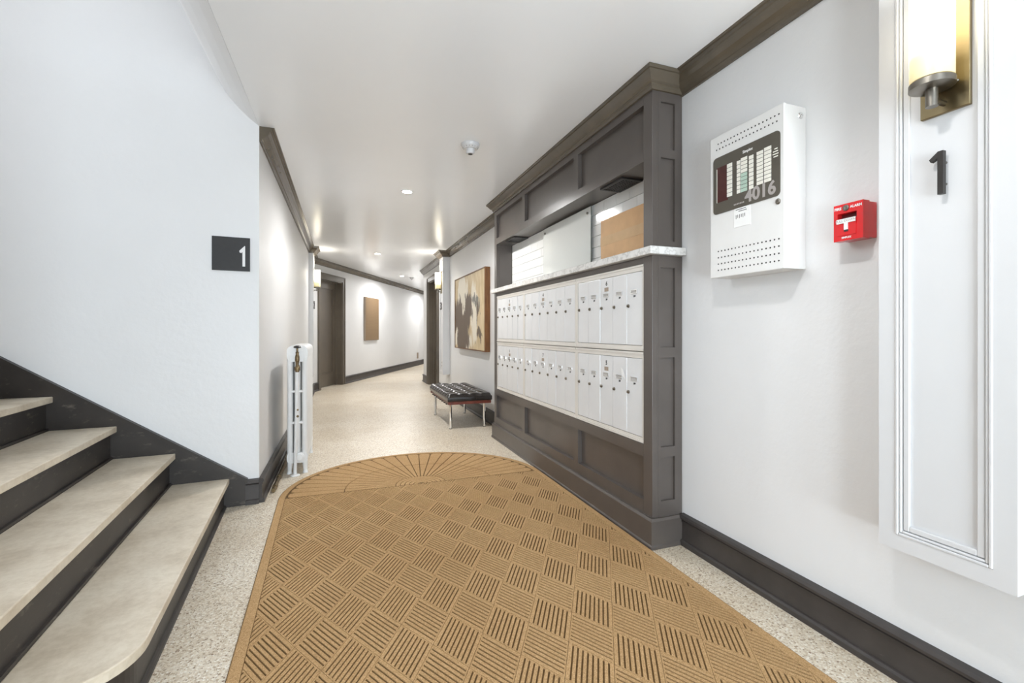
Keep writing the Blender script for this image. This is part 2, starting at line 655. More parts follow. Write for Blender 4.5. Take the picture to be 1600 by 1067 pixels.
# stair wall (slightly out of square) and stairwell
SROT = math.radians(4.0)
SL = (XL, YS, 0)
rstruct('wall_stair', MB().box(-4.2, 0, 0.0005, 0.25, 0, 5.2), 'wall_paint', SL, SROT)
m = MB().box(-4.2, -0.62, -2.2, -2.0, 0, 5.2)
struct(MB().box(-1.25, -1.05, YB, 1.4, 0, CEIL).build('wall_entry', 'wall_paint'))
rstruct('wall_stairnear', m, 'wall_paint', SL, SROT)
m = MB().box(-4.3, -4.2, -2.2, -1.75, 0, 5.2).box(-4.3, -4.2, -0.35, 0.25, 0, 5.2).box(-4.3, -4.2, -1.75, -0.35, 0, 2.8).box(-4.3, -4.2, -1.75, -0.35, 4.5, 5.2)
rstruct('wall_stairend', m, 'wall_paint', SL, SROT)
W1 = sroot('window_added', (XL, YS, 0), SROT)  # unseen window, added to bring daylight into the stairwell
MB().frame('yz', -1.75, -0.35, 2.8, 4.5, -4.29, -4.21, 0.06).box(-4.27, -4.23, -1.07, -1.03, 2.86, 4.44).build('window_frame', 'white_trim', W1)
MB().box(-4.255, -4.245, -1.69, -1.07, 2.86, 4.44).build('pane', 'clear_glass', W1)
MB().box(-4.255, -4.245, -1.03, -0.41, 2.86, 4.44).build('pane', 'clear_glass', W1)
rstruct('ceiling_stair', MB().box(-4.3, 0.6, -2.2, 0.3, 5.2, 5.35), 'ceiling_paint', SL, SROT)
# curved plaster that turns up from the corridor ceiling into the stairwell
prof = [(XL - 0.001, CEIL), (-0.57, 2.500), (-0.63, 2.555), (-0.70, 2.64), (-0.76, 2.75), (-0.81, 2.89), (-0.84, 3.05), (-0.86, 3.3), (-0.87, 5.2), (XL - 0.001, 5.2)]
struct(MB().prism(prof, 1.2, YS + 0.02, 'y').build('trim_4', 'wall_paint'))

# back wall with the glazed street doors (behind the camera)
m = MB().box(-1.25, -0.45, YB - 0.2, YB, 0, CEIL).box(1.35, XR + 0.3, YB - 0.2, YB, 0, CEIL).box(-0.45, 1.35, YB - 0.2, YB, 2.25, CEIL)
struct(m.build('wall_back', 'wall_paint'))
D0 = sroot('door_3', (0.45, YB, 0))
MB().frame('xz', -0.45, 1.35, 0, 2.25, YB - 0.15, YB - 0.05, 0.06).build('door_frame', 'dark_paint', D0)
for x0 in (-0.39, 0.455):
    lf = MB().frame('xz', x0, x0 + 0.835, 0.01, 2.19, YB - 0.12, YB - 0.07, 0.09, 0.12).build('door_leaf', 'dark_paint', D0)
    MB().box(x0 + 0.09, x0 + 0.745, YB - 0.098, YB - 0.092, 0.13, 2.07).build('pane', 'clear_glass', lf)

# crown mouldings
CP = [(0, -0.100), (0.012, -0.100), (0.014, -0.088), (0.020, -0.080), (0.026, -0.078), (0.036, -0.066), (0.050, -0.053), (0.061, -0.036), (0.066, -0.024), (0.076, -0.022), (0.078, -0.010), (0.088, -0.008), (0.090, 0.0), (0, 0.0)]
CP = [(o, CEIL + z) for o, z in CP]
PLX = XL + 0.068
pathL = [(XL, YS), (XL, 7.98), (PLX, 7.98), (PLX, 8.30), (XL, 8.30), (XL, YA), alongA(LA)]
struct(MB().sweep(pathL, CP, 1).build('trim_1', 'crown_paint'))
PRX = 1.57
pathR = [(XR, YB), (XR, 0.641), (PRX, 0.641), (PRX, 0.956), (XR, 0.956), (XR, 1.985)]
struct(MB().sweep(pathR, CP, -1).build('trim_2', 'crown_paint'))
pathR = [(XR, 4.635), (XR, 7.645), (PRX, 7.645), (PRX, 7.95), (XR, 7.95), (XR, YR), (e.x, e.y)]
struct(MB().sweep(pathR, CP, -1).build('trim_3', 'crown_paint'))

# base boards
BP = [(0, 0), (0.032, 0), (0.032, 0.020), (0.026, 0.028), (0.019, 0.030), (0.017, 0.118), (0.022, 0.120), (0.022, 0.126), (0.016, 0.130), (0.030, 0.136), (0.030, 0.146), (0.024, 0.156), (0, 0.160)]
struct(MB().sweep([(XL, YS - 0.01), (XL, YA), alongA(D1a - 0.10)], BP, 1).build('baseboard_left', 'scuffed_base'))
struct(MB().sweep([alongA(D1b + 0.10), alongA(LA)], BP, 1).build('baseboard_far', 'scuffed_base'))
struct(MB().sweep([(XR, YB), (XR, 1.975)], BP, -1).build('baseboard_right', 'scuffed_base'))
struct(MB().sweep([(XR, 4.66), (XR, D3a - 0.1)], BP, -1).build('baseboard_right', 'scuffed_base'))
struct(MB().sweep([(XR, D3b + 0.1), (XR, YR), (e.x, e.y)], BP, -1).build('baseboard_right', 'scuffed_base'))


# doors --------------------------------------------------------------------
def panel_door(root, a0, a1, n, face, plane, top, casing=0.10, depth=0.13):
    """plane 'x': wall runs along local x, room on -y side; plane 'y': wall runs along y, room on -x side. n = wall plane"""
    def bx(mb, p0, p1, d0, d1, z0, z1, bev=0.0):
        if plane == 'x':
            mb.box(p0, p1, n + d0, n + d1, z0, z1, bev)
        else:
            mb.box(n + d0, n + d1, p0, p1, z0, z1, bev)
        return mb
    c = MB()
    for (p0, p1, z0, z1) in ((a0 - casing, a0, 0, top), (a1, a1 + casing, 0, top), (a0 - casing, a1 + casing, top, top + casing)):
        bx(c, p0, p1, -0.022, 0, z0, z1)
    for (p0, p1, z0, z1) in ((a0 - casing, a0 - casing + 0.022, 0, top + casing), (a1 + casing - 0.022, a1 + casing, 0, top + casing), (a0 - casing, a1 + casing, top + casing - 0.022, top + casing)):
        bx(c, p0, p1, -0.034, -0.02, z0, z1)
    c.build('door_casing', 'door_paint', root)
    j = MB()
    for (p0, p1, z0, z1) in ((a0, a0 + 0.018, 0, top), (a1 - 0.018, a1, 0, top), (a0, a1, top - 0.018, top)):
        bx(j, p0, p1, -0.005, depth + 0.04, z0, z1)
    for (p0, p1, z0, z1) in ((a0 + 0.018, a0 + 0.034, 0, top), (a1 - 0.034, a1 - 0.018, 0, top), (a0 + 0.018, a1 - 0.018, top - 0.034, top - 0.018)):
        bx(j, p0, p1, depth - 0.04, depth, z0, z1)
    j.build('door_jamb', 'door_paint', root)
    b0, b1, t = a0 + 0.02, a1 - 0.02, top - 0.02
    d = MB()
    st = 0.12
    bx(d, b0, b0 + st, depth, depth + 0.04, 0.008, t)
    bx(d, b1 - st, b1, depth, depth + 0.04, 0.008, t)
    bx(d, b0 + st, b1 - st, depth, depth + 0.04, 0.008, 0.26)
    bx(d, b0 + st, b1 - st, depth, depth + 0.04, t - 0.13, t)
    bx(d, b0 + st, b1 - st, depth + 0.016, depth + 0.03, 0.26, t - 0.13)
    leaf = d.build('door_leaf', 'door_paint', root)
    g = MB()
    for (p0, p1, z0, z1) in ((b0 + st, b0 + st + 0.015, 0.26, t - 0.13), (b1 - st - 0.015, b1 - st, 0.26, t - 0.13), (b0 + st, b1 - st, 0.26, 0.275), (b0 + st, b1 - st, t - 0.145, t - 0.13)):
        bx(g, p0, p1, depth - 0.006, depth + 0.018, z0, z1)
    g.build('panel_moulding', 'door_paint', leaf)
    k = MB()
    kp = b0 + 0.07
    if plane == 'x':
        k.lathe([(0.026, 0), (0.026, 0.006), (0.010, 0.010), (0.010, 0.035), (0.026, 0.045), (0.026, 0.062), (0.012, 0.068), (0, 0.068)], (kp, n + depth, 1.0), 16, (0, -1, 0))
    else:
        k.lathe([(0.026, 0), (0.026, 0.006), (0.010, 0.010), (0.010, 0.035), (0.026, 0.045), (0.026, 0.062), (0.012, 0.068), (0, 0.068)], (n + depth, kp, 1.0), 16, (-1, 0, 0))
    k.build('knob', 'old_brass', leaf, smooth=True)


d1 = sroot('door_1', (P0.x, P0.y, 0), PI / 2 - ANG)
panel_door(d1, D1a, D1b, 0.0, 1, 'x', DTOP)
d2 = sroot('door_2', (XR, (D3a + D3b) / 2, 0))
panel_door(d2, D3a, D3b, XR, 1, 'y', DTOP)

# ------------------------------------------------------------------ stairs
ST = sroot('stair', (XL, YS, 0), SROT)
tag(ST, 'stone stair with dark painted risers climbing along the white wall', 'stairs')
del ST['kind']
RUN, RISE1, RISE = 0.283, 0.182, 0.19
YN = -1.86
NSTEP = 11
for i in range(NSTEP):
    xn = -0.165 - RUN * i
    z = RISE1 + RISE * i
    zb = z - 0.034
    xb = xn - RUN - 0.02
    if i == 0:
        R = 0.19
        pts = [(xb, -0.02), (xb, YN), (xn - R, YN)]
        pts += [(xn - R + R * math.cos(a), YN + R + R * math.sin(a)) for a in [(-PI / 2) + k * (PI / 2) / 12 for k in range(1, 12)]]
        pts += [(xn, YN + R), (xn, -0.02)]
        off = [(xb + 0.001, -0.02), (xb + 0.001, YN + 0.03), (xn - R, YN + 0.03)]
        r2 = R - 0.03
        off += [(xn - R + r2 * math.cos(a), YN + R + r2 * math.sin(a)) for a in [(-PI / 2) + k * (PI / 2) / 12 for k in range(1, 12)]]
        off += [(xn - 0.03, YN + R), (xn - 0.03, -0.02)]
    else:
        pts = [(xb, -0.02), (xb, YN), (xn, YN), (xn, -0.02)]
        off = [(xb + 0.001, -0.02), (xb + 0.001, YN + 0.01), (xn - 0.03, YN + 0.01), (xn - 0.03, -0.02)]
    zlo = 0 if i == 0 else RISE1 + RISE * (i - 1)
    MB().prism(pts, zb, z).build('tread', 'tread_stone', ST, bevel=0.004)
    MB().prism(off, zlo + 0.001, zb).build('riser', 'riser_paint', ST)
    # small quarter moulding at the foot of the riser
    if i == 0:
        MB().sweep([off[k] for k in range(len(off) - 1, 1, -1)], [(0, 0.001), (0.016, 0.001), (0.014, 0.008), (0.008, 0.014), (0, 0.016)], -1).build('riser_bead', 'riser_paint', ST)
    else:
        MB().box(xn - 0.03, xn - 0.018, YN + 0.01, -0.02, zlo + 0.001, zlo + 0.013).build('riser_bead', 'riser_paint', ST)
# skirt board on the wall
sl = 0.695
xs0 = -0.075
xe = -3.6
zs = lambda x: 0.163 + sl * (xs0 - x)
MB().prism([(xs0, 0), (xs0, zs(xs0)), (xe, zs(xe)), (xe, 0)], -0.022, 0, 'y').build('skirt_board', 'riser_paint', ST)
MB().prism([(xs0 + 0.012, zs(xs0) - 0.02), (xs0 + 0.012, zs(xs0) + 0.004), (xe, zs(xe) + 0.012), (xe, zs(xe) - 0.018)], -0.034, 0, 'y').build('skirt_cap', 'riser_paint', ST)
# plinth block at the foot of the wall corner
BPc = [(o * 1.0, z) for o, z in BP]
MB().sweep([(-0.076, 0), (0.0, 0)], BPc, 1).build('corner_base', 'scuffed_base', ST)
tr = MB().box(-3.9, -0.165 - RUN * NSTEP, YN, -0.02, RISE1 + RISE * NSTEP - 0.06, RISE1 + RISE * NSTEP)
tr.build('landing', 'tread_stone', ST)

# floor-number sign on the stair wall
sg = thing('floor_sign', 'black square floor sign with white numeral 1 on the white stair wall', 'sign', (XL, YS, 0), SROT)
# from the photograph: 21 cm square, its right edge 6 cm from the corner
sx0, sx1, sz0, sz1 = -0.262, -0.052, 1.505, 1.72
MB().box(sx0, sx1, -0.008, -0.0005, sz0, sz1).build('sign_plate', 'sign_black', sg)
sc_ = (sz1 - sz0)
nx = sx1 - 0.0345
MB().prism([(nx - 0.0075, sz0 + 0.030), (nx + 0.0075, sz0 + 0.030), (nx + 0.0075, sz0 + 0.162), (nx + 0.004, sz0 + 0.162), (nx - 0.025, sz0 + 0.130), (nx - 0.024, sz0 + 0.120), (nx - 0.014, sz0 + 0.116), (nx - 0.0075, sz0 + 0.124)], -0.011, -0.0075, 'y').build('numeral', 'print_white', sg)

# ------------------------------------------------------------------ mail cabinet
CX, CF = 1.500, 1.478           # face of the stiles, face of the plinth
CY0, CY1 = 1.985, 4.630
G = 0.002
cab = thing('mail_cabinet', 'tall dark grey panelled mail cabinet built against the white wall', 'cabinet', (1.6, (CY0 + CY1) / 2, 0))
YD = [2.060, 2.820, 3.800, 4.560]   # bay limits
SW_ = 0.065
# plinth with bead
MB().sweep([(XR - G, CY0), (CX, CY0), (CX, CY1), (XR - G, CY1)], [(0, 0.0), (0.026, 0.0), (0.026, 0.014), (0.020, 0.022), (0.020, 0.140), (0.012, 0.152), (0, 0.152)], -1).build('plinth', 'dark_paint', cab)
# front stiles full height
for y0, y1 in ((CY0, YD[0]), (YD[3], CY1)):
    for z0_, z1_ in ((0.152, 1.513), (1.555, CEIL - 0.085)):
        MB().box(CX, CX + 0.036, y0, y1, z0_, z1_).build('stile', 'dark_paint', cab, bevel=0.0015)
# lower rails, mullions and recessed panels
MB().box(CX, CX + 0.034, YD[0], YD[3], 0.152, 0.222).build('rail', 'dark_paint', cab)
MB().box(CX, CX + 0.034, YD[0], YD[3], 0.452, 0.517).build('rail', 'dark_paint', cab)
for y in YD[1:3]:
    MB().box(CX, CX + 0.034, y - SW_ / 2, y + SW_ / 2, 0.222, 0.452).build('mullion', 'dark_paint', cab)
for k in range(3):
    a = YD[k] + (SW_ / 2 if k else 0); b = YD[k + 1] - (SW_ / 2 if k < 2 else 0)
    MB().box(CX + 0.028, CX + 0.036, a, b, 0.222, 0.452).build('recessed_panel', 'dark_paint', cab)
# frame above the mailboxes, under the shelf
MB().box(CX + 0.004, CX + 0.03, YD[0], YD[3], 1.479, 1.512).build('rail', 'dark_paint', cab)
# frieze over the niche
MB().box(CX, CX + 0.034, YD[0], YD[3], 2.020, 2.082).build('rail', 'dark_paint', cab)
MB().box(CX, CX + 0.034, YD[0], YD[3], 2.320, 2.385).build('rail', 'dark_paint', cab)
for y in YD[1:3]:
    MB().box(CX, CX + 0.034, y - SW_ / 2, y + SW_ / 2, 2.082, 2.320).build('mullion', 'dark_paint', cab)
for k in range(3):
    a = YD[k] + (SW_ / 2 if k else 0); b = YD[k + 1] - (SW_ / 2 if k < 2 else 0)
    MB().box(CX + 0.028, CX + 0.036, a, b, 2.082, 2.320).build('recessed_panel', 'dark_paint', cab)
MB().box(CX + 0.02, XR - G, CY0 + 0.02, CY1 - 0.02, 2.020, 2.045).build('soffit_board', 'dark_paint', cab)
# niche side linings
MB().box(CX + 0.036, XR - G, YD[0] - 0.02, YD[0], 1.556, 2.02).build('niche_lining', 'dark_paint', cab)
MB().box(CX + 0.036, XR - G, YD[3], YD[3] + 0.02, 1.556, 2.02).build('niche_lining', 'dark_paint', cab)
# end panels: frame and recessed fields
for ya, yb, yp0, yp1 in ((CY0, CY0 + 0.02, CY0 + 0.014, CY0 + 0.022), (CY1 - 0.02, CY1, CY1 - 0.022, CY1 - 0.014)):
    xa, xb = 1.553, 1.642
    m = MB()
    for z0_, z1_ in ((0.152, 1.513), (1.555, 2.375)):
        m.box(CX + 0.036, xa, ya, yb, z0_, z1_).box(xb, XR - G, ya, yb, z0_, z1_)
    zz = [0.152, 0.233, 0.461, 0.514, 0.981, 1.034, 1.451, 1.590, 2.024, 2.070, 2.315, 2.375]
    for k in range(0, 12, 2):
        if zz[k] < 1.5 < zz[k + 1]:
            m.box(xa, xb, ya, yb, zz[k], 1.513).box(xa, xb, ya, yb, 1.555, zz[k + 1])
        else:
            m.box(xa, xb, ya, yb, zz[k], zz[k + 1])
    sp_ = m.build('end_panel', 'dark_paint', cab)
    for k in range(1, 11, 2):
        MB().box(xa, xb, yp0, yp1, zz[k], zz[k + 1]).build('recessed_field', 'dark_paint', sp_)
# cornice
CC = [(0, 2.365), (0.012, 2.365), (0.014, 2.380), (0.020, 2.386), (0.020, 2.394), (0.030, 2.400), (0.042, 2.414), (0.054, 2.430), (0.060, 2.438), (0.068, 2.440), (0.070, CEIL - 0.002), (0, CEIL - 0.002)]
MB().sweep([(XR - G, CY0), (CX, CY0), (CX, CY1), (XR - G, CY1)], CC, -1).build('cornice', 'crown_paint', cab)

# marble shelf
sh = MB()
sh.box(CX - 0.038, XR - G, CY0 - 0.036, CY1 + 0.03, 1.514, 1.554, 0.003)
# it is let in between the end panels: the shelf runs through the cabinet
tag(sh.build('marble_shelf', 'marble'), 'grey veined white marble shelf running through the dark mail cabinet', 'shelf')

# tiles behind the niche
tb = thing('tiled_splashback', 'white glossy brick-laid tiles lining the niche above the marble shelf', 'tiles', (XR - 0.01, 3.3, 1.556))
MB().box(XR - 0.010, XR - 0.003, YD[0], YD[3], 1.556, 2.018).build('grout_bed', 'grout', tb)
TW, TH, g = 0.152, 0.0765, 0.0022
cache = {}
for r in range(6):
    z0 = 1.556 + r * (TH + 0.0005)
    y = YD[0] - (TW / 2 if r % 2 else 0)
    while y < YD[3] - 0.005:
        a, b = max(y, YD[0]), min(y + TW, YD[3])
        if b - a > 0.01:
            w = round(b - a, 4)
            cen = (XR - 0.0125, (a + b) / 2, z0 + TH / 2)
            if w not in cache:
                cache[w] = MB().box(XR - 0.016, XR - 0.009, a + g / 2, b - g / 2, z0 + g / 2, z0 + TH - g / 2, 0.0012).build('tile', 'tile', tb)
            else:
                share(cache[w], 'tile', tb, cen)
        y += TW

# opaque glass notice board on standoffs
gb = thing('glass_board', 'pale green-white glass notice board on metal standoffs above the marble shelf', 'board', (1.655, 3.28, 1.56))
GY0, GY1 = 2.88, 3.70
MB().box(1.650, 1.658, GY0, GY1, 1.562, 2.005).build('glass_panel', 'glass_board', gb)
MB().frame('yz', GY0 - 0.003, GY1 + 0.003, 1.559, 2.008, 1.651, 1.657, 0.003).build('glass_rim', 'glass_edge', gb)
for y in (GY0 + 0.04, GY1 - 0.04):
    for z in (1.60, 1.965):
        MB().cyl((XR - 0.016, y, z), (1.642, y, z), 0.009, 14).build('standoff', 'nickel', gb)

cbx = thing('cardboard_box', 'flat brown cardboard box standing on the marble shelf beside the glass board', 'box', (1.63, 2.4, 1.554))
c_ = MB().box(1.60, 1.665, 2.13, 2.66, 1.5545, 1.845, 0.002).build('carton', 'cardboard', cbx)
MB().box(1.5988, 1.6002, 2.13, 2.66, 1.675, 1.735).build('tape', 'packing_tape', c_)

for yc, lab in ((2.42, 'black perforated square grille in the niche soffit over the cardboard box'), (4.22, 'black perforated square grille in the niche soffit at its far end')):
    gr = thing('soffit_grille', lab, 'grille', (1.59, yc, 2.0), group='niche soffit grilles')
    m = MB()
    for (x0, x1, y0, y1) in ((1.525, 1.54, yc - 0.12, yc + 0.12), (1.655, 1.67, yc - 0.12, yc + 0.12), (1.54, 1.655, yc - 0.12, yc - 0.105), (1.54, 1.655, yc + 0.105, yc + 0.12)):
        m.box(x0, x1, y0, y1, 2.008, 2.0195)
    m.build('grille_frame', 'grille_black', gr)
    m = MB()
    for k in range(10):
        yy = yc - 0.105 + 0.021 * (k + 0.5)
        m.box(1.54, 1.655, yy - 0.004, yy + 0.004, 2.011, 2.016)
    for k in range(6):
        xx = 1.54 + 0.115 * (k + 0.5) / 6
        m.box(xx - 0.004, xx + 0.004, yc - 0.105, yc + 0.105, 2.0105, 2.0165)
    m.build('grille_mesh', 'grille_black', gr)
    MB().box(1.54, 1.655, yc - 0.105, yc + 0.105, 2.0172, 2.0195).build('grille_back', 'print_black', gr)

# ------------------------------------------------------------------ mailbox banks
MX = CX + 0.006                 # face of the aluminium frames


def mail_bank(y0, y1, z0, z1, n, digit, label, sticker=False):
    t = thing('mailbox_bank', label, 'mailboxes', (CX + 0.02, (y0 + y1) / 2, z0), group='mailbox banks')
    fw = 0.018
    top = 0.034
    m = MB()
    m.box(MX, MX + 0.03, y0, y0 + fw, z0, z1).box(MX, MX + 0.03, y1 - fw, y1, z0, z1)
    m.box(MX, MX + 0.03, y0 + fw, y1 - fw, z0, z0 + 0.030).box(MX, MX + 0.03, y0 + fw, y1 - fw, z1 - top, z1)
    m.box(MX - 0.004, MX, y0 + 0.004, y1 - 0.004, z1 - 0.012, z1 - 0.003)
    m.box(MX - 0.004, MX, y0 + 0.004, y1 - 0.004, z0 + 0.003, z0 + 0.012)
    m.build('bank_frame', 'mail_frame', t)
    MB().box(MX + 0.022, MX + 0.03, y0 + fw, y1 - fw, z0 + 0.03, z1 - top).build('back_plate', 'print_grey', t)
    a0, a1 = y0 + fw + 0.002, y1 - fw - 0.002
    w = (a1 - a0) / n
    zd0, zd1 = z0 + 0.032, z1 - top - 0.002
    zc = (zd0 + zd1) / 2
    first = None
    for k in range(n):
        ya, yb = a0 + k * w + 0.0012, a0 + (k + 1) * w - 0.0012
        yc = (ya + yb) / 2
        jig = random.uniform(-0.0015, 0.0015)
        cen = Vector((MX + 0.011, yc, zc))
        if first is None:
            m = MB().box(MX + 0.002, MX + 0.020, ya, yb, zd0, zd1, 0.0025, 2)
            dr = m.build('door', 'mail_door', t)
            m = MB().frame('yz', yc - 0.029, yc + 0.029, zc + 0.084, zc + 0.106, MX - 0.0035, MX + 0.002, 0.0035)
            np_ = m.build('name_frame', 'chrome', dr)
            cdp = MB().box(MX - 0.0006, MX + 0.002, yc - 0.0255, yc + 0.0255, zc + 0.0875, zc + 0.1025).build('name_card', 'name_grey', dr)
            lk = MB().lathe([(0.010, 0), (0.010, 0.003), (0.008, 0.005), (0.008, 0.009), (0.0045, 0.011), (0, 0.011)], (MX + 0.002, yb - 0.016, zc + 0.018), 14, (-1, 0, 0)).build('lock', 'lock_metal', dr, smooth=True)
            mk_ = MB().box(MX + 0.0012, MX + 0.002, yc - 0.010, yc - 0.001, zc + 0.066, zc + 0.075).box(MX + 0.0012, MX + 0.002, yc + 0.001, yc + 0.007, zc + 0.064, zc + 0.075).build('box_number', 'print_black', dr)
            first = (dr, np_, cdp, lk, mk_, yc)
            dr.location.x += jig
        else:
            dr = share(first[0], 'door', t, cen)
            dr.location.x += jig
            for src, nm in ((first[1], 'name_frame'), (first[2], 'name_card'), (first[3], 'lock'), (first[4], 'box_number')):
                share(src, nm, dr, FR[src] + Vector((0, yc - first[5], 0)))
        if k == n // 2:
            text_mesh(digit, 0.036, 0.0012, on_right(MX + 0.0014, yc, zc + 0.165), 0.001).build('bank_number', 'print_black', dr)
            MB().box(MX + 0.0008, MX + 0.002, yc - 0.022, yc + 0.022, zc + 0.118, zc + 0.142).build('bank_label', 'taupe_plate', dr)
        if sticker and k == 1:
            MB().prism([(yc - 0.070, zc + 0.085), (yc - 0.030, zc + 0.105), (yc - 0.022, zc + 0.150), (yc - 0.045, zc + 0.140)], MX - 0.004, MX - 0.0036, 'x').build('paper_note', 'paper', dr)
    return t


ZT0, ZT1, ZB0, ZB1 = 1.010, 1.478, 0.518, 1.006
bays = [(YD[0], YD[1] - 0.001, 5), (YD[1] + 0.001, YD[2] - 0.001, 6), (YD[2] + 0.001, YD[3], 5)]
labT = ['upper aluminium bank of five mailboxes numbered 6 under the cardboard box', 'upper aluminium bank of six mailboxes numbered 4, centre of the cabinet', 'upper aluminium bank of five mailboxes beside the bench end of the cabinet']
labB = ['lower aluminium bank of five mailboxes with a torn white note stuck in', 'lower aluminium bank of six mailboxes numbered 7, centre of the cabinet', 'lower aluminium bank of five mailboxes beside the bench end of the cabinet']
for (a, b, n), lt, lb, dt, db in zip(bays, labT, labB, ('6', '4', '2'), ('5', '7', '1')):
    mail_bank(a, b, ZT0, ZT1, n, dt, lt)
    mail_bank(a, b, ZB0, ZB1, n, db, lb, sticker=(db == '5'))


# ------------------------------------------------------------------ white wall panels with sconces and numerals
def wall_panel(name, side, xw, xf, y0, y1, z0, label):
    """side -1: panel on right wall facing -X, +1: on left wall facing +X"""
    t = thing(name, label, 'wall panel', ((xw + xf) / 2, (y0 + y1) / 2, z0), group='white raised wall panels')
    s = side
    z1 = CEIL - 0.10
    inset = 0.012
    MB().box(xw - s * (-0.001), xf - s * inset, y0 + 0.02, y1 - 0.02, z0 + 0.02, z1).build('panel_field', 'white_trim', t)
    fr = 0.046
    m = MB()
    for (a, b, c, d) in ((y0, y0 + fr, z0, z1), (y1 - fr, y1, z0, z1), (y0 + fr, y1 - fr, z0, z0 + fr), (y0 + fr, y1 - fr, z1 - 0.03, z1)):
        m.box(xw + s * 0.001, xf, a, b, c, d)
    m.build('panel_frame', 'white_trim', t)
    for k, (o, h, w) in enumerate(((0.000, 0.007, 0.008), (0.009, 0.004, 0.007), (0.018, 0.0005, 0.016))):
        m = MB()
        a0, a1, b0, b1 = y0 + fr + o, y1 - fr - o, z0 + fr + o, z1 - 0.031
        for (a, b, c, d) in ((a0, a0 + w, b0, b1), (a1 - w, a1, b0, b1), (a0 + w, a1 - w, b0, b0 + w)):
            m.box(xf - s * (inset + 0.001), xf + s * (h - 0.004), a, b, c, d, 0.002)
        m.build('panel_moulding', 'white_trim', t)
    return t


def sconce(s, xf, yc, z0, label, power):
    """xf = plane of the panel field"""
    t = thing('wall_sconce', label, 'wall lamp', (xf, yc, z0), group='cylinder wall sconces')
    h, w = 0.375, 0.113
    pl = MB().box(xf, xf + s * 0.012, yc - w / 2, yc + w / 2, z0, z0 + h, 0.0015).build('back_plate', 'bronze_plate', t)
    for zz_ in (z0 + 0.075, z0 + h - 0.075):
        MB().lathe([(0.004, 0), (0.004, 0.003), (0.002, 0.005), (0, 0.005)], (xf + s * 0.012, yc + s * 0.03, zz_), 12, (s, 0, 0)).build('screw', 'nickel', pl, smooth=True)
    ax = xf + s * 0.066
    zc_ = z0 + 0.055
    MB().lathe([(0.040, 0), (0.050, 0.004), (0.050, 0.020), (0.046, 0.024), (0.0, 0.024)], (ax, yc, zc_), 32).build('cup', 'nickel', t, smooth=True)
    MB().cyl((ax, yc, zc_ - 0.048), (ax, yc, zc_ + 0.002), 0.014, 20).build('stem', 'nickel', t, smooth=True)
    MB().cyl((ax, yc, zc_ - 0.030), (xf + s * 0.01, yc, zc_ - 0.030), 0.007, 12).build('arm', 'nickel', t, smooth=True)
    r0 = 0.0475
    MB().lathe([(r0, 0.0), (r0, 0.270), (r0 - 0.004, 0.272), (r0 - 0.004, 0.262), (0.0, 0.262)], (ax, yc, zc_ + 0.0242), 32).build('glass_shade', 'opal_glass', t, smooth=True)
    l = bpy.data.lights.new('bulb', 'SPOT')      # the shade is open at the top
    l.energy, l.color = power, (1.0, 0.93, 0.82)
    l.spot_size, l.spot_blend, l.shadow_soft_size = math.radians(165), 1.0, 0.03
    b_ = bpy.data.objects.new('bulb', l)
    COL.objects.link(b_)
    b_.parent = t
    b_.location = Vector((ax, yc, zc_ + 0.305)) - FR[t]
    b_.rotation_euler = (PI, 0, 0)
    return t


def numeral(s, ch, xf, yc, z0, z1, label):
    t = thing('apartment_numeral', label, 'numeral', (xf, yc, z0), group='apartment numerals')
    d0, d1 = sorted((xf + s * 0.012, xf + s * 0.026))
    if ch == '1':
        hh = z1 - z0
        yy = yc
        # reads along -y on the right wall
        pts = [(yy - 0.0065, z0), (yy + 0.0065, z0), (yy + 0.0065, z1 - 0.018), (yy + 0.022, z1 - 0.026), (yy + 0.026, z1 - 0.018), (yy + 0.005, z1), (yy - 0.0065, z1)]
        MB().prism(pts, d0, d1, 'x').build('digit', 'numeral_bronze', t)
    else:
        M = on_right((d0 + d1) / 2, yc, (z0 + z1) / 2)
        if s > 0:
            M = Matrix.Translation(((d0 + d1) / 2, yc, (z0 + z1) / 2)) @ Matrix(((0, 0, 1, 0), (1, 0, 0, 0), (0, 1, 0, 0), (0, 0, 0, 1)))
        text_mesh(ch, (z1 - z0) * 1.38, 0.014, M, 0.002).build('digit', 'numeral_bronze', t)
    for k in (0.25, 0.75):
        z = z0 + (z1 - z0) * k
        MB().cyl((xf, yc, z), (xf + s * 0.013, yc, z), 0.004, 8).build('mounting_pin', 'nickel', t)


FX = PRX + 0.012
wall_panel('wall_panel', -1, XR, PRX, 0.641, 0.956, 0.460, 'white moulded wall panel with numeral 1 beside the red fire alarm')
sconce(-1, FX, 0.790, 1.727, 'lit bronze sconce with opal cylinder shade above the numeral 1', 5)
numeral(-1, '1', FX, 0.792, 1.500, 1.620, 'dark standoff numeral 1 under the sconce on the white panel')
wall_panel('wall_panel', -1, XR, PRX, 7.645, 7.95, 0.385, 'white moulded wall panel with numeral 3 between the painting and dark door')
sconce(-1, FX, 7.80, 1.76, 'lit sconce beside the dark door, above the numeral 3', 5)
numeral(-1, '3', FX, 7.78, 1.47, 1.60, 'dark numeral 3 on the white panel beside the dark door')
wall_panel('wall_panel', 1, XL, PLX, 7.98, 8.30, 0.385, 'white moulded wall panel on the corridor wall beyond the radiator')
sconce(1, PLX - 0.012, 8.14, 1.76, 'lit sconce on the corridor wall beyond the white radiator', 5)
numeral(1, '2', PLX - 0.012, 8.14, 1.47, 1.60, 'dark numeral under the sconce beyond the white radiator')
ol = thing('wall_outlet', 'small white outlet low on the wall panel beside the dark door', 'outlet', (PRX, 7.76, 0.55))
MB().box(FX - 0.006, FX, 7.725, 7.795, 0.500, 0.615, 0.002).build('cover_plate', 'outlet', ol)
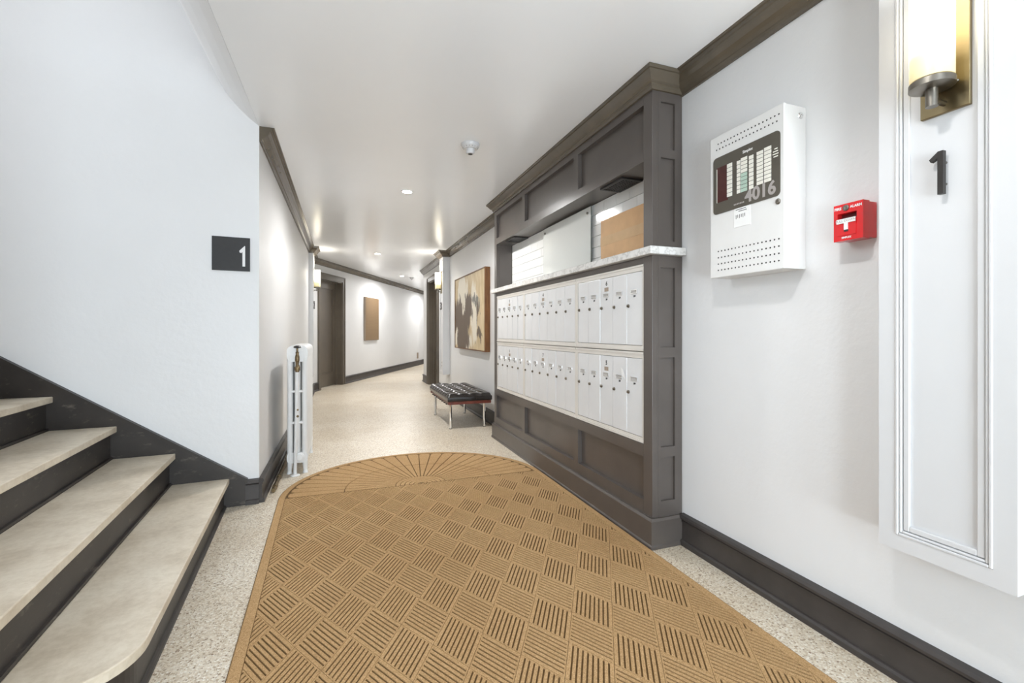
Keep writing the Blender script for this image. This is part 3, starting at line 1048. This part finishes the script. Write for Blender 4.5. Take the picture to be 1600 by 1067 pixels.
for z in (0.530, 0.585):
    MB().cyl((FX - 0.0075, 7.76, z), (FX - 0.005, 7.76, z), 0.016, 16).build('socket', 'print_grey', ol)

# ------------------------------------------------------------------ fire control panel
fp = thing('fire_control_panel', 'white steel fire control panel marked 4016 on the white wall', 'control panel', (1.63, 1.474, 1.358))
FX0, FX1, FY0, FY1, FZ0, FZ1 = 1.572, XR - 0.001, 1.287, 1.660, 1.358, 1.989
MB().box(FX0 + 0.012, FX1, FY0 + 0.002, FY1 - 0.002, FZ0 + 0.002, FZ1 - 0.002).build('back_box', 'white_metal', fp)
fd = MB().box(FX0, FX0 + 0.0118, FY0, FY1, FZ0, FZ1, 0.002).build('door', 'white_metal', fp)
# vent holes (too small to pick apart): top two rows, bottom four rows
m = MB()
for rows, ncol, zt in ((2, 18, FZ1 - 0.036), (4, 17, FZ0 + 0.116)):
    for r in range(rows):
        for c in range(ncol):
            y = FY0 + 0.022 + (FY1 - FY0 - 0.05) * (c + (0.0 if rows > 2 else 0.5 * (r % 2))) / ncol
            z = zt - r * (0.028 if rows > 2 else 0.024)
            m.cyl((FX0 - 0.0006, y, z), (FX0 + 0.001, y, z), 0.0036, 6)
hv = m.build('vent_hole', 'print_black', fd)
hv['kind'] = 'stuff'


def rounded(y0, y1, z0, z1, r, n=5):
    pts = []
    for cx, cz, a0 in ((y1 - r, z1 - r, 0), (y0 + r, z1 - r, PI / 2), (y0 + r, z0 + r, PI), (y1 - r, z0 + r, 1.5 * PI)):
        for k in range(n + 1):
            a = a0 + k * PI / 2 / n
            pts.append((cx + r * math.cos(a), cz + r * math.sin(a)))
    return pts


PY0, PY1, PZ0, PZ1 = 1.302, 1.640, 1.640, 1.892
pl = MB().prism(rounded(PY0, PY1, PZ0, PZ1, 0.018), FX0 - 0.003, FX0 + 0.0005, 'x').build('display_window', 'panel_plate', fp)


def lens_col(yc, w, z0, z1, n, mat, skip=0):
    h = (z1 - z0) / n
    for k in range(n):
        mt = mat
        if mat == 'mixed':
            mt = 'lens_green' if k < 5 else 'lens_cream'
        MB().box(FX0 - 0.0042, FX0 - 0.0028, yc - w / 2, yc + w / 2, z0 + k * h + 0.0012, z0 + (k + 1) * h - 0.0012).build('label_window', mt, pl)


MB().box(FX0 - 0.0038, FX0 - 0.0028, 1.556, 1.618, 1.690, 1.845).build('display_screen', 'lens_red', pl)
MB().box(FX0 - 0.0044, FX0 - 0.0028, 1.616, 1.6185, 1.690, 1.840).build('display_edge', 'lens_cream', pl)
lens_col(1.546, 0.028, 1.700, 1.845, 8, 'lens_cream')
lens_col(1.498, 0.018, 1.700, 1.840, 8, 'lens_cream')
lens_col(1.470, 0.032, 1.700, 1.845, 9, 'mixed')
lens_col(1.434, 0.022, 1.700, 1.840, 8, 'lens_cream')
lens_col(1.392, 0.030, 1.706, 1.842, 9, 'lens_cream')
lens_col(1.356, 0.032, 1.706, 1.846, 9, 'lens_cream')
text_mesh('4016', 0.073, 0.0010, on_right(FX0 - 0.0036, 1.392, 1.676), 0.0022).build('lettering', 'print_grey', pl)
text_mesh('Simplex', 0.016, 0.0006, on_right(FX0 - 0.0034, 1.452, 1.866), 0.0003).build('lettering', 'print_white', pl)
m = MB()
for k, (a, b) in enumerate(((1.312, 1.326), (1.310, 1.332), (1.308, 1.334), (1.310, 1.330))):
    m.box(FX0 - 0.0036, FX0 - 0.0028, a, b, 1.822 - k * 0.010, 1.826 - k * 0.010)
m.build('small_print', 'lens_cream', pl)
m = MB()
for k in range(7):
    m.box(FX0 - 0.0036, FX0 - 0.0028, 1.470 + k * 0.008, 1.475 + k * 0.008, 1.655, 1.661)
m.build('small_print', 'print_grey', pl)
tg = MB().box(FX0 - 0.0016, FX0 - 0.0002, 1.440, 1.524, 1.560, 1.652).build('inspection_label', 'paper', fp)
m = MB()
for k, (a, b) in enumerate(((1.512, 1.470), (1.514, 1.462), (1.500, 1.458))):   # lines of small print
    m.box(FX0 - 0.0021, FX0 - 0.0015, b, a, 1.640 - k * 0.008, 1.6425 - k * 0.008)
for c in range(6):                                                           # handwritten line
    y = 1.514 - c * 0.009
    m.box(FX0 - 0.0021, FX0 - 0.0015, y - 0.0025, y, 1.596 + 0.003 * (c % 2), 1.612)
m.build('label_print', 'print_black', tg)
MB().lathe([(0.011, 0), (0.011, 0.003), (0.008, 0.006), (0.003, 0.006), (0.003, 0.004), (0, 0.004)], (FX0, 1.312, 1.618), 18, (-1, 0, 0)).build('key_lock', 'nickel', fp, smooth=True)
MB().lathe([(0.013, 0), (0.013, 0.002), (0.010, 0.005), (0.004, 0.006), (0.004, 0.003), (0, 0.003)], (1.660, FY0 + 0.002, 1.952), 18, (0, -1, 0)).build('knockout_plug', 'chrome', fp, smooth=True)

# ------------------------------------------------------------------ red pull station
pu = thing('fire_alarm_pull', 'red fire alarm pull station with white T handle on the wall', 'fire alarm', (1.65, 1.08, 1.427))
AY0, AY1, AZ0, AZ1 = 1.032, 1.129, 1.430, 1.556
MB().box(1.648, XR - 0.001, AY0 + 0.002, AY1 - 0.002, AZ0 + 0.004, AZ1 - 0.002, 0.002).build('back_box', 'alarm_red', pu)
AX = 1.616
# body with a window for the handle
WY0, WY1, WZ0, WZ1 = 1.052, 1.116, 1.482, 1.524
m = MB()
for (a, b, c, d) in ((AY0, WY0, AZ0, AZ1), (WY1, AY1, AZ0, AZ1), (WY0, WY1, AZ0, WZ0), (WY0, WY1, WZ1, AZ1)):
    m.box(AX, 1.648, a, b, c, d)
bd = m.build('body', 'alarm_red', pu)
MB().box(AX + 0.022, AX + 0.03, WY0, WY1, WZ0, WZ1).build('handle_recess', 'alarm_dark', pu)
MB().prism([(WY0 + 0.001, 1.448), (WY1 - 0.001, 1.448), (WY1 - 0.001, 1.503), (WY0 + 0.001, 1.503)], AX - 0.003, AX + 0.010, 'x').build('handle_plate', 'alarm_red', pu)
hd = MB().box(AX - 0.007, AX - 0.0028, WY0 + 0.001, WY1 - 0.001, 1.489, 1.504).box(AX - 0.007, AX - 0.0028, 1.078, 1.090, 1.466, 1.489).build('pull_handle', 'print_white', pu)
text_mesh('PULL DOWN', 0.0115, 0.0006, on_right(AX - 0.0072, 1.084, 1.4965), 0.0).build('lettering', 'print_grey', hd)
MB().box(AX - 0.006, AX - 0.0028, 1.078, 1.090, 1.460, 1.466).build('handle_slot', 'print_black', pu)
text_mesh('FIRE', 0.0130, 0.0008, on_right(AX - 0.0002, 1.1145, 1.5415), 0.0004).build('lettering', 'print_white', bd)
text_mesh('ALARM', 0.0120, 0.0008, on_right(AX - 0.0002, 1.0545, 1.5415), 0.0004).build('lettering', 'print_white', bd)
text_mesh('SIMPLEX', 0.0085, 0.0008, on_right(AX - 0.0002, 1.086, 1.440), 0.0003).build('lettering', 'print_white', bd)
MB().lathe([(0.010, 0), (0.010, 0.003), (0.006, 0.004), (0.003, 0.003), (0, 0.003)], (AX, 1.0865, 1.541), 20, (-1, 0, 0)).build('key_lock', 'nickel', pu, smooth=True)

# ------------------------------------------------------------------ floor mat
FM = thing('entrance_mat', 'brown ribbed entrance mat with a fan-shaped rounded end on the terrazzo', 'mat', (0.535, 2.3, 0))
MXL, MXR, MYD, MYN = -0.402, 1.470, 3.385, 0.20
MC = (MXL + MXR) / 2
MA, MBr = (MXR - MXL) / 2, 0.86


LEAN = 0.030


def outline(inset, n=64):
    pts = [(MXR - inset, MYN + inset)]
    pts += [(MC + (MA - inset) * math.cos(k * PI / n), MYD + (MBr - inset) * math.sin(k * PI / n)) for k in range(n + 1)]
    pts += [(MXL + inset + LEAN * (MYD - MYN), MYN + inset)]
    return pts


MB().prism(outline(0), 0.001, 0.007).build('rubber_backing', 'mat_base', FM)
# border band
bm_ = MB()
oa, ob_ = outline(0.006), outline(0.040)
lo = [bm_.bm.verts.new((x, y, 0.0105)) for x, y in oa]
li = [bm_.bm.verts.new((x, y, 0.0105)) for x, y in ob_]
la = [bm_.bm.verts.new((x, y, 0.006)) for x, y in outline(0.001)]
lb = [bm_.bm.verts.new((x, y, 0.006)) for x, y in outline(0.041)]
n_ = len(oa)
for k in range(n_):
    k2 = (k + 1) % n_
    bm_.bm.faces.new((lo[k], lo[k2], li[k2], li[k]))
    bm_.bm.faces.new((la[k], la[k2], lo[k2], lo[k]))
    bm_.bm.faces.new((li[k], li[k2], lb[k2], lb[k]))
bm_.build('border', 'mat_pile', FM)


def clip_poly(poly, x0, x1, y0, y1):
    def cut(p, f, ip):
        out = []
        for i in range(len(p)):
            a, b = p[i], p[(i + 1) % len(p)]
            fa, fb = f(a), f(b)
            if fa >= 0:
                out.append(a)
            if (fa >= 0) != (fb >= 0):
                t = fa / (fa - fb)
                out.append((a[0] + (b[0] - a[0]) * t, a[1] + (b[1] - a[1]) * t))
        return out
    for f in (lambda p: p[0] - x0, lambda p: x1 - p[0], lambda p: p[1] - y0, lambda p: y1 - p[1]):
        if len(poly) < 3:
            return []
        poly = cut(poly, f, None)
    return poly


def rib_poly(mb, poly, z0, z1, ins=0.0015):
    if len(poly) < 3:
        return
    cx = sum(p[0] for p in poly) / len(poly)
    cy = sum(p[1] for p in poly) / len(poly)
    bmx = mb.bm
    lo_ = [bmx.verts.new((x, y, z0)) for x, y in poly]
    top = []
    for x, y in poly:
        dx, dy = cx - x, cy - y
        l = math.hypot(dx, dy) or 1
        top.append(bmx.verts.new((x + dx / l * ins, y + dy / l * ins, z1)))
    try:
        bmx.faces.new(top)
        for i in range(len(poly)):
            j = (i + 1) % len(poly)
            bmx.faces.new((lo_[i], lo_[j], top[j], top[i]))
    except ValueError:
        pass


E1 = Vector((0.0915, 0.152))
E2 = Vector((0.0915, -0.152))
O_ = Vector((0.116, 2.083)) - (E1 + E2) * 0.5
NR = 9
rm = MB()


def clip_left(q):
    # the left edge leans slightly
    f = lambda p: p[0] - (MXL + 0.043 + LEAN * (MYD - p[1]))
    out = []
    for i in range(len(q)):
        a, b = q[i], q[(i + 1) % len(q)]
        fa, fb = f(a), f(b)
        if fa >= 0:
            out.append(a)
        if (fa >= 0) != (fb >= 0):
            t = fa / (fa - fb)
            out.append((a[0] + (b[0] - a[0]) * t, a[1] + (b[1] - a[1]) * t))
    return out


for i in range(-30, 31):
    for j in range(-30, 31):
        c = O_ + E1 * i + E2 * j
        ctr = c + (E1 + E2) * 0.5
        if not (MXL - 0.1 < ctr.x < MXR + 0.1 and MYN - 0.1 < ctr.y < MYD + 0.16):
            continue
        u, v = (E2, E1) if (i + j) % 2 else (E1, E2)    # ribs run along v, stacked along u
        quads = [((r + (0.18 if r else 0.04)) / NR, (r + (0.82 if r < NR - 1 else 0.96)) / NR, 0.03, 0.97) for r in range(NR)]
        quads += [(0.004, 0.996, 0.006, 0.032), (0.004, 0.996, 0.968, 0.994)]
        for a, b, p0, p1 in quads:
            q = [c + u * a + v * p0, c + u * b + v * p0, c + u * b + v * p1, c + u * a + v * p1]
            q = clip_poly([(p.x, p.y) for p in q], MXL + 0.043, MXR - 0.043, MYN + 0.046, MYD - 0.009)
            q = clip_left(q) if len(q) > 2 else q
            rib_poly(rm, q, 0.0065, 0.0105, 0.0006)
o = rm.build('rib_field', 'mat_pile', FM)
o['kind'] = 'stuff'
# fan: petals of the rounded end
FCX, FCY = MC, MYD - 0.001


def fanpt(r, a):
    return (FCX + r * (MA - 0.05) * math.cos(a), FCY + r * (MBr - 0.046) * math.sin(a))


proto = None
NP = 26
for ring, (r0, r1, rnd) in enumerate(((0.205, 0.590, False), (0.596, 0.996, True))):
    for k in range(NP):
        a0, a1 = PI * k / NP, PI * (k + 1) / NP
        gp = 0.0042
        def edge(r, s):
            da = gp / r
            return a0 + da if s == 0 else a1 - da
        pts = [fanpt(r0, edge(r0, 0))]
        if rnd:
            rr = r1 - 0.035
            pts.append(fanpt(rr, edge(rr, 0)))
            for t in (0.15, 0.5, 0.85):
                pts.append(fanpt(rr + 0.035 * math.sin(PI * (0.25 + t * 0.5)), edge(rr, 0) + (edge(rr, 1) - edge(rr, 0)) * t))
            pts.append(fanpt(rr, edge(rr, 1)))
        else:
            pts += [fanpt(r1, edge(r1, 0)), fanpt(r1, edge(r1, 1))]
        pts.append(fanpt(r0, edge(r0, 1)))
        mb = MB()
        rib_poly(mb, pts, 0.0065, 0.0105, 0.001)
        mb.build('fan_petal', 'mat_pile', FM)
# concentric arcs at the fan's root
for k in range(5):
    r0, r1 = 0.025 + k * 0.036, 0.025 + k * 0.036 + 0.029
    mb = MB()
    N = 20
    top = [fanpt(r1, PI * q / N) for q in range(N + 1)]
    bot = [fanpt(r0, PI * q / N) for q in range(N + 1)]
    for q in range(N):
        rib_poly(mb, [bot[q], top[q], top[q + 1], bot[q + 1]], 0.0065, 0.0105, 0.0)
    mb.build('fan_arc', 'mat_pile', FM)

# ------------------------------------------------------------------ radiator
RD = thing('radiator', 'white cast-iron column radiator with brass valve by the corridor wall', 'radiator', (-0.337, 4.3, 0))
RX0, RX1, RY0 = -0.412, -0.262, 3.965
PITCH, NSEC = 0.062, 11
RZ = 1.005
xc = (RX0 + RX1) / 2
cols = (RX0 + 0.022, xc, RX1 - 0.022)


def rad_section(k, proto=None):
    y = RY0 + PITCH * (k + 0.5)
    if proto and 0 < k < NSEC - 1:
        return share(proto, 'section', RD, FR[proto] + Vector((0, PITCH * (k - 1), 0)))
    m = MB()
    hw = PITCH * 0.42
    for x in cols:
        b = m.bm
        r = bmesh.ops.create_cone(b, cap_ends=True, segments=14, radius1=1, radius2=1, depth=1)
        bmesh.ops.transform(b, matrix=Matrix.Translation((x, y, 0.52)) @ Matrix.Diagonal((0.0215, hw, 0.82, 1)), verts=r['verts'])
    # heads: rounded slabs joining the columns
    top = rounded(RX0, RX1, 0.878, RZ, 0.045, 6)
    m.prism(top, y - hw * 0.92, y + hw * 0.92, 'y')
    m.prism(rounded(RX0, RX1, 0.085, 0.168, 0.03, 5), y - hw * 0.92, y + hw * 0.92, 'y')
    for z in (0.400, 0.645):
        m.box(cols[0], cols[2], y - hw * 0.8, y + hw * 0.8, z - 0.010, z + 0.010, 0.004)
    m.cyl((xc, y - PITCH / 2, 0.128), (xc, y + PITCH / 2, 0.128), 0.026, 14)
    m.cyl((xc, y - PITCH / 2, 0.945), (xc, y + PITCH / 2, 0.945), 0.026, 14)
    if k in (0, NSEC - 1):
        for x in (cols[0], cols[2]):
            sgn = -1 if x < xc else 1
            m.cyl((x, y, 0.10), (x + sgn * 0.004, y, 0.022), 0.022, 12, 0.015)
            m.cyl((x + sgn * 0.004, y, 0.022), (x + sgn * 0.004, y, 0.0005), 0.015, 12, 0.022)
    return m.build('section', 'radiator_white', RD, smooth=True)


rad_section(0)
p1 = rad_section(1)
for k in range(2, NSEC):
    rad_section(k, p1)
# plug in the end boss
MB().lathe([(0.034, 0), (0.034, 0.012), (0.022, 0.016), (0.022, 0.030), (0, 0.030)], (xc + 0.018, RY0 + 0.002, 0.135), 18, (0, -1, 0)).build('end_plug', 'radiator_white', RD, smooth=True)
# supply pipe, valve and hand wheel
px, py = xc + 0.004, RY0 - 0.038
pp = MB().cyl((px - 0.016, py, 0.0), (px, py, 0.815), 0.0125, 14).build('supply_pipe', 'radiator_white', RD, smooth=True)
MB().lathe([(0.036, 0), (0.036, 0.004), (0.020, 0.012), (0.015, 0.012), (0, 0.012)], (px - 0.016, py, 0.0005), 20).build('floor_collar', 'radiator_white', RD, smooth=True)
vv = MB().lathe([(0.012, 0.0), (0.015, 0.004), (0.015, 0.012), (0.021, 0.014), (0.021, 0.040), (0.014, 0.044), (0.011, 0.062), (0.013, 0.080), (0.016, 0.090), (0.016, 0.118), (0.011, 0.140), (0.013, 0.155), (0.007, 0.160), (0.007, 0.190), (0, 0.190)], (px, py, 0.800), 12).build('valve', 'old_brass', RD)
MB().cyl((px, py, 0.842), (px, RY0 + 0.01, 0.842), 0.014, 10).build('valve_branch', 'old_brass', vv)
MB().lathe([(0.008, 0), (0.026, 0.004), (0.028, 0.010), (0.022, 0.018), (0.008, 0.022), (0, 0.022)], (px, py, 0.985), 18).build('hand_wheel', 'black_plastic', vv, smooth=True)
for z, r_ in ((0.46, 0.010), (0.51, 0.008)):
    MB().lathe([(r_, 0), (r_ * 0.8, 0.001), (0, 0.0012)], (px + 0.004, py - 0.0140, z), 8, (0, -1, 0)).build('paint_chip', 'old_brass', pp)

# heating pipe that runs along the base board behind the radiator
hp = thing('heating_pipe', 'thin bronze heating pipe lying along the base board behind the radiator', 'pipe', (-0.45, 3.95, 0))
MB().cyl((-0.452, 3.56, 0.018), (-0.452, 4.75, 0.018), 0.014, 12).build('pipe_run', 'old_brass', hp, smooth=True)
for yy in (3.62, 3.86, 4.4):
    MB().cyl((-0.452, yy, 0.018), (-0.452, yy + 0.05, 0.018), 0.0178, 12).build('coupling', 'old_brass', hp, smooth=True)

# ------------------------------------------------------------------ bench
BE = thing('leather_bench', 'black tufted leather bench with chrome legs under the abstract painting', 'bench', (1.365, 5.66, 0))
BX0, BX1, BY0, BY1 = 1.105, 1.622, 5.105, 6.235
NU, NV = 4, 9
m = MB()
gu, gv = NU * 8, NV * 6
V = []
for i in range(gu + 1):
    row = []
    for j in range(gv + 1):
        fu, fv = i / gu, j / gv
        pu_, pv = abs(math.sin(PI * fu * NU)), abs(math.sin(PI * fv * NV))
        h = 0.016 * (pu_ ** 0.45) * (pv ** 0.45)
        # deeper pits at the buttons where seams cross
        ed = min(fu, 1 - fu, fv * 2, (1 - fv) * 2)
        drop = 0.022 * max(0, 1 - ed / 0.05) ** 2
        row.append(m.bm.verts.new((BX0 + (BX1 - BX0) * fu, BY0 + (BY1 - BY0) * fv, 0.395 + h - drop)))
    V.append(row)
for i in range(gu):
    for j in range(gv):
        m.bm.faces.new((V[i][j], V[i + 1][j], V[i + 1][j + 1], V[i][j + 1]))
bd_ = [V[i][0] for i in range(gu + 1)] + [V[gu][j] for j in range(1, gv + 1)] + [V[i][gv] for i in range(gu - 1, -1, -1)] + [V[0][j] for j in range(gv - 1, 0, -1)]
prev = bd_
for z, k in ((0.365, 1.012), (0.335, 1.012), (0.322, 0.998)):
    cx_, cy_ = (BX0 + BX1) / 2, (BY0 + BY1) / 2
    nw = [m.bm.verts.new((cx_ + (v.co.x - cx_) * (k if prev is bd_ else (0.990 if k < 1 else 1)), cy_ + (v.co.y - cy_) * ((1 + (k - 1) * 0.5) if prev is bd_ else (0.995 if k < 1 else 1)), z)) for v in prev]
    for a in range(len(prev)):
        b = (a + 1) % len(prev)
        m.bm.faces.new((prev[a], prev[b], nw[b], nw[a]))
    prev = nw
m.bm.faces.new(prev)
cu_ = m.build('cushion', 'leather', BE, smooth=True)
btn = None
for i in range(1, NU):
    for j in range(1, NV):
        x, y = BX0 + (BX1 - BX0) * i / NU, BY0 + (BY1 - BY0) * j / NV
        if btn is None:
            btn = MB().lathe([(0.009, 0), (0.008, 0.004), (0.004, 0.006), (0, 0.006)], (x, y, 0.393), 10).build('button', 'leather', cu_, smooth=True)
        else:
            share(btn, 'button', cu_, (x, y, 0.396))
for (a, b, c, d) in ((BX0 + 0.005, BX1 - 0.005, BY0 + 0.005, BY0 + 0.045), (BX0 + 0.005, BX1 - 0.005, BY1 - 0.045, BY1 - 0.005), (BX0 + 0.015, BX0 + 0.050, BY0 + 0.045, BY1 - 0.045), (BX1 - 0.050, BX1 - 0.015, BY0 + 0.045, BY1 - 0.045)):
    MB().box(a, b, c, d, 0.285, 0.321, 0.004).build('rail', 'bench_wood', BE)
for k in range(8):
    y = BY0 + 0.14 + k * 0.122
    MB().box(BX0 + 0.006, BX1 - 0.012, y - 0.022, y + 0.022, 0.275, 0.285).build('strap', 'strap', BE)
for x in (1.155, 1.558):
    for y in (5.19, 6.125):
        lg = MB().cyl((x, y, 0.006), (x, y, 0.30), 0.0155, 18).build('leg', 'chrome', BE, smooth=True)
        MB().cyl((x, y, 0.0005), (x, y, 0.006), 0.017, 14).build('glide', 'black_plastic', lg)

# ------------------------------------------------------------------ art and small fittings
pt = thing('abstract_painting', 'large abstract painting in brown and cream with walnut frame above the bench', 'painting', (1.655, 6.185, 0.862))
QY0, QY1, QZ0, QZ1 = 5.38, 6.985, 0.862, 1.905
MB().frame('yz', QY0, QY1, QZ0, QZ1, 1.618, XR - 0.002, 0.012).build('frame', 'walnut_frame', pt)
MB().box(1.626, XR - 0.004, QY0 + 0.014, QY1 - 0.014, QZ0 + 0.014, QZ1 - 0.014).build('canvas', 'abstract_paint', pt)

wv = thing('woven_wall_hanging', 'small brown woven panel hung on the far corridor wall', 'wall art', (P0.x, P0.y, 0), PI / 2 - ANG)
# local x along the wall, room at -y
ws = [2.28, 3.10]
MB().box(ws[0], ws[1], -0.045, -0.001, 0.897, 1.917, 0.003).build('stretcher', 'taupe_plate', wv)
o = MB().box(-0.001, 0.001, ws[0] + 0.004, ws[1] - 0.004, 0.902, 1.912).build('weave', 'woven_art', wv)
o.rotation_euler = (0, 0, PI / 2)
o.location = ((ws[0] + ws[1]) / 2, -0.0465, (0.897 + 1.917) / 2)

wp = thing('wall_plate', 'small taupe wall plate low on the far corridor wall', 'wall plate', (P0.x, P0.y, 0), PI / 2 - ANG)
MB().box(6.50, 6.66, -0.012, -0.001, 0.225, 0.415, 0.003).build('cover_plate', 'taupe_plate', wp)
MB().frame('xz', 6.52, 6.64, 0.245, 0.395, -0.014, -0.011, 0.006).build('plate_rim', 'taupe_plate', wp)


def detector(x, y, label, sc=1.0):
    t = thing('smoke_detector', label, 'smoke detector', (x, y, CEIL))
    z = CEIL
    MB().lathe([(0.066 * sc, -0.001), (0.066 * sc, -0.012 * sc), (0.060 * sc, -0.024 * sc), (0.044 * sc, -0.038 * sc), (0.0, -0.038 * sc)], (x, y, z), 28).build('base', 'white_trim', t, smooth=True)
    bs = [c for c in t.children][0]
    for k in range(16):
        a = 2 * PI * k / 16
        cx_, cy_ = x + 0.055 * sc * math.cos(a), y + 0.055 * sc * math.sin(a)
        MB().cyl((cx_, cy_, z - 0.026 * sc), (cx_ - 0.004 * math.cos(a), cy_ - 0.004 * math.sin(a), z - 0.031 * sc), 0.0035 * sc, 6).build('vent_slot', 'print_grey', bs)
    MB().lathe([(0.030 * sc, -0.037 * sc), (0.030 * sc, -0.066 * sc), (0.026 * sc, -0.072 * sc), (0.0, -0.072 * sc)], (x, y, z), 24).build('sensor_head', 'white_trim', t, smooth=True)
    MB().lathe([(0.016 * sc, -0.0715 * sc), (0.016 * sc, -0.0735 * sc), (0, -0.0735 * sc)], (x, y, z), 16).build('sensor_opening', 'print_black', t)


detector(0.857, 3.205, 'white smoke detector on the ceiling between the stair and mail cabinet')
detector(1.62, 11.75, 'small white detector on the far corridor ceiling beyond the bend', 0.8)


def downlight(x, y, label, power, beam=172):
    t = thing('recessed_light', label, 'ceiling light', (x, y, CEIL), group='recessed ceiling lights')
    z = CEIL
    MB().lathe([(0.046, -0.001), (0.058, -0.001), (0.060, -0.004), (0.056, -0.007), (0.046, -0.007), (0.046, -0.001)], (x, y, z), 32, caps=False).build('trim_ring', 'lamp_trim', t, smooth=True)
    MB().lathe([(0.046, -0.001), (0.046, -0.005), (0.0, -0.0055)], (x, y, z), 32).build('lamp_lens', 'lamp_glow', t)
    l = bpy.data.lights.new('lamp', 'SPOT')
    l.energy = power
    l.color = (1.0, 0.995, 0.985)
    l.spot_size = math.radians(beam)
    l.spot_blend = 0.5
    l.shadow_soft_size = 0.05
    o = bpy.data.objects.new('lamp', l)
    COL.objects.link(o)
    o.parent = t
    o.location = (0, 0, -0.02)


downlight(0.577, 4.50, 'round recessed ceiling light between the radiator and the mail cabinet', 68)
downlight(0.561, 8.29, 'round recessed ceiling light between the two far doors', 66)
downlight(1.346, 11.455, 'round recessed ceiling light beyond the bend by the detector', 66)
downlight(0.58, 0.70, 'round recessed ceiling light over the near end of the mat', 25, 138)
p = P0 + DA * 6.5 + NA * 0.75
downlight(p.x, p.y, 'round recessed ceiling light at the end of the far corridor', 66)
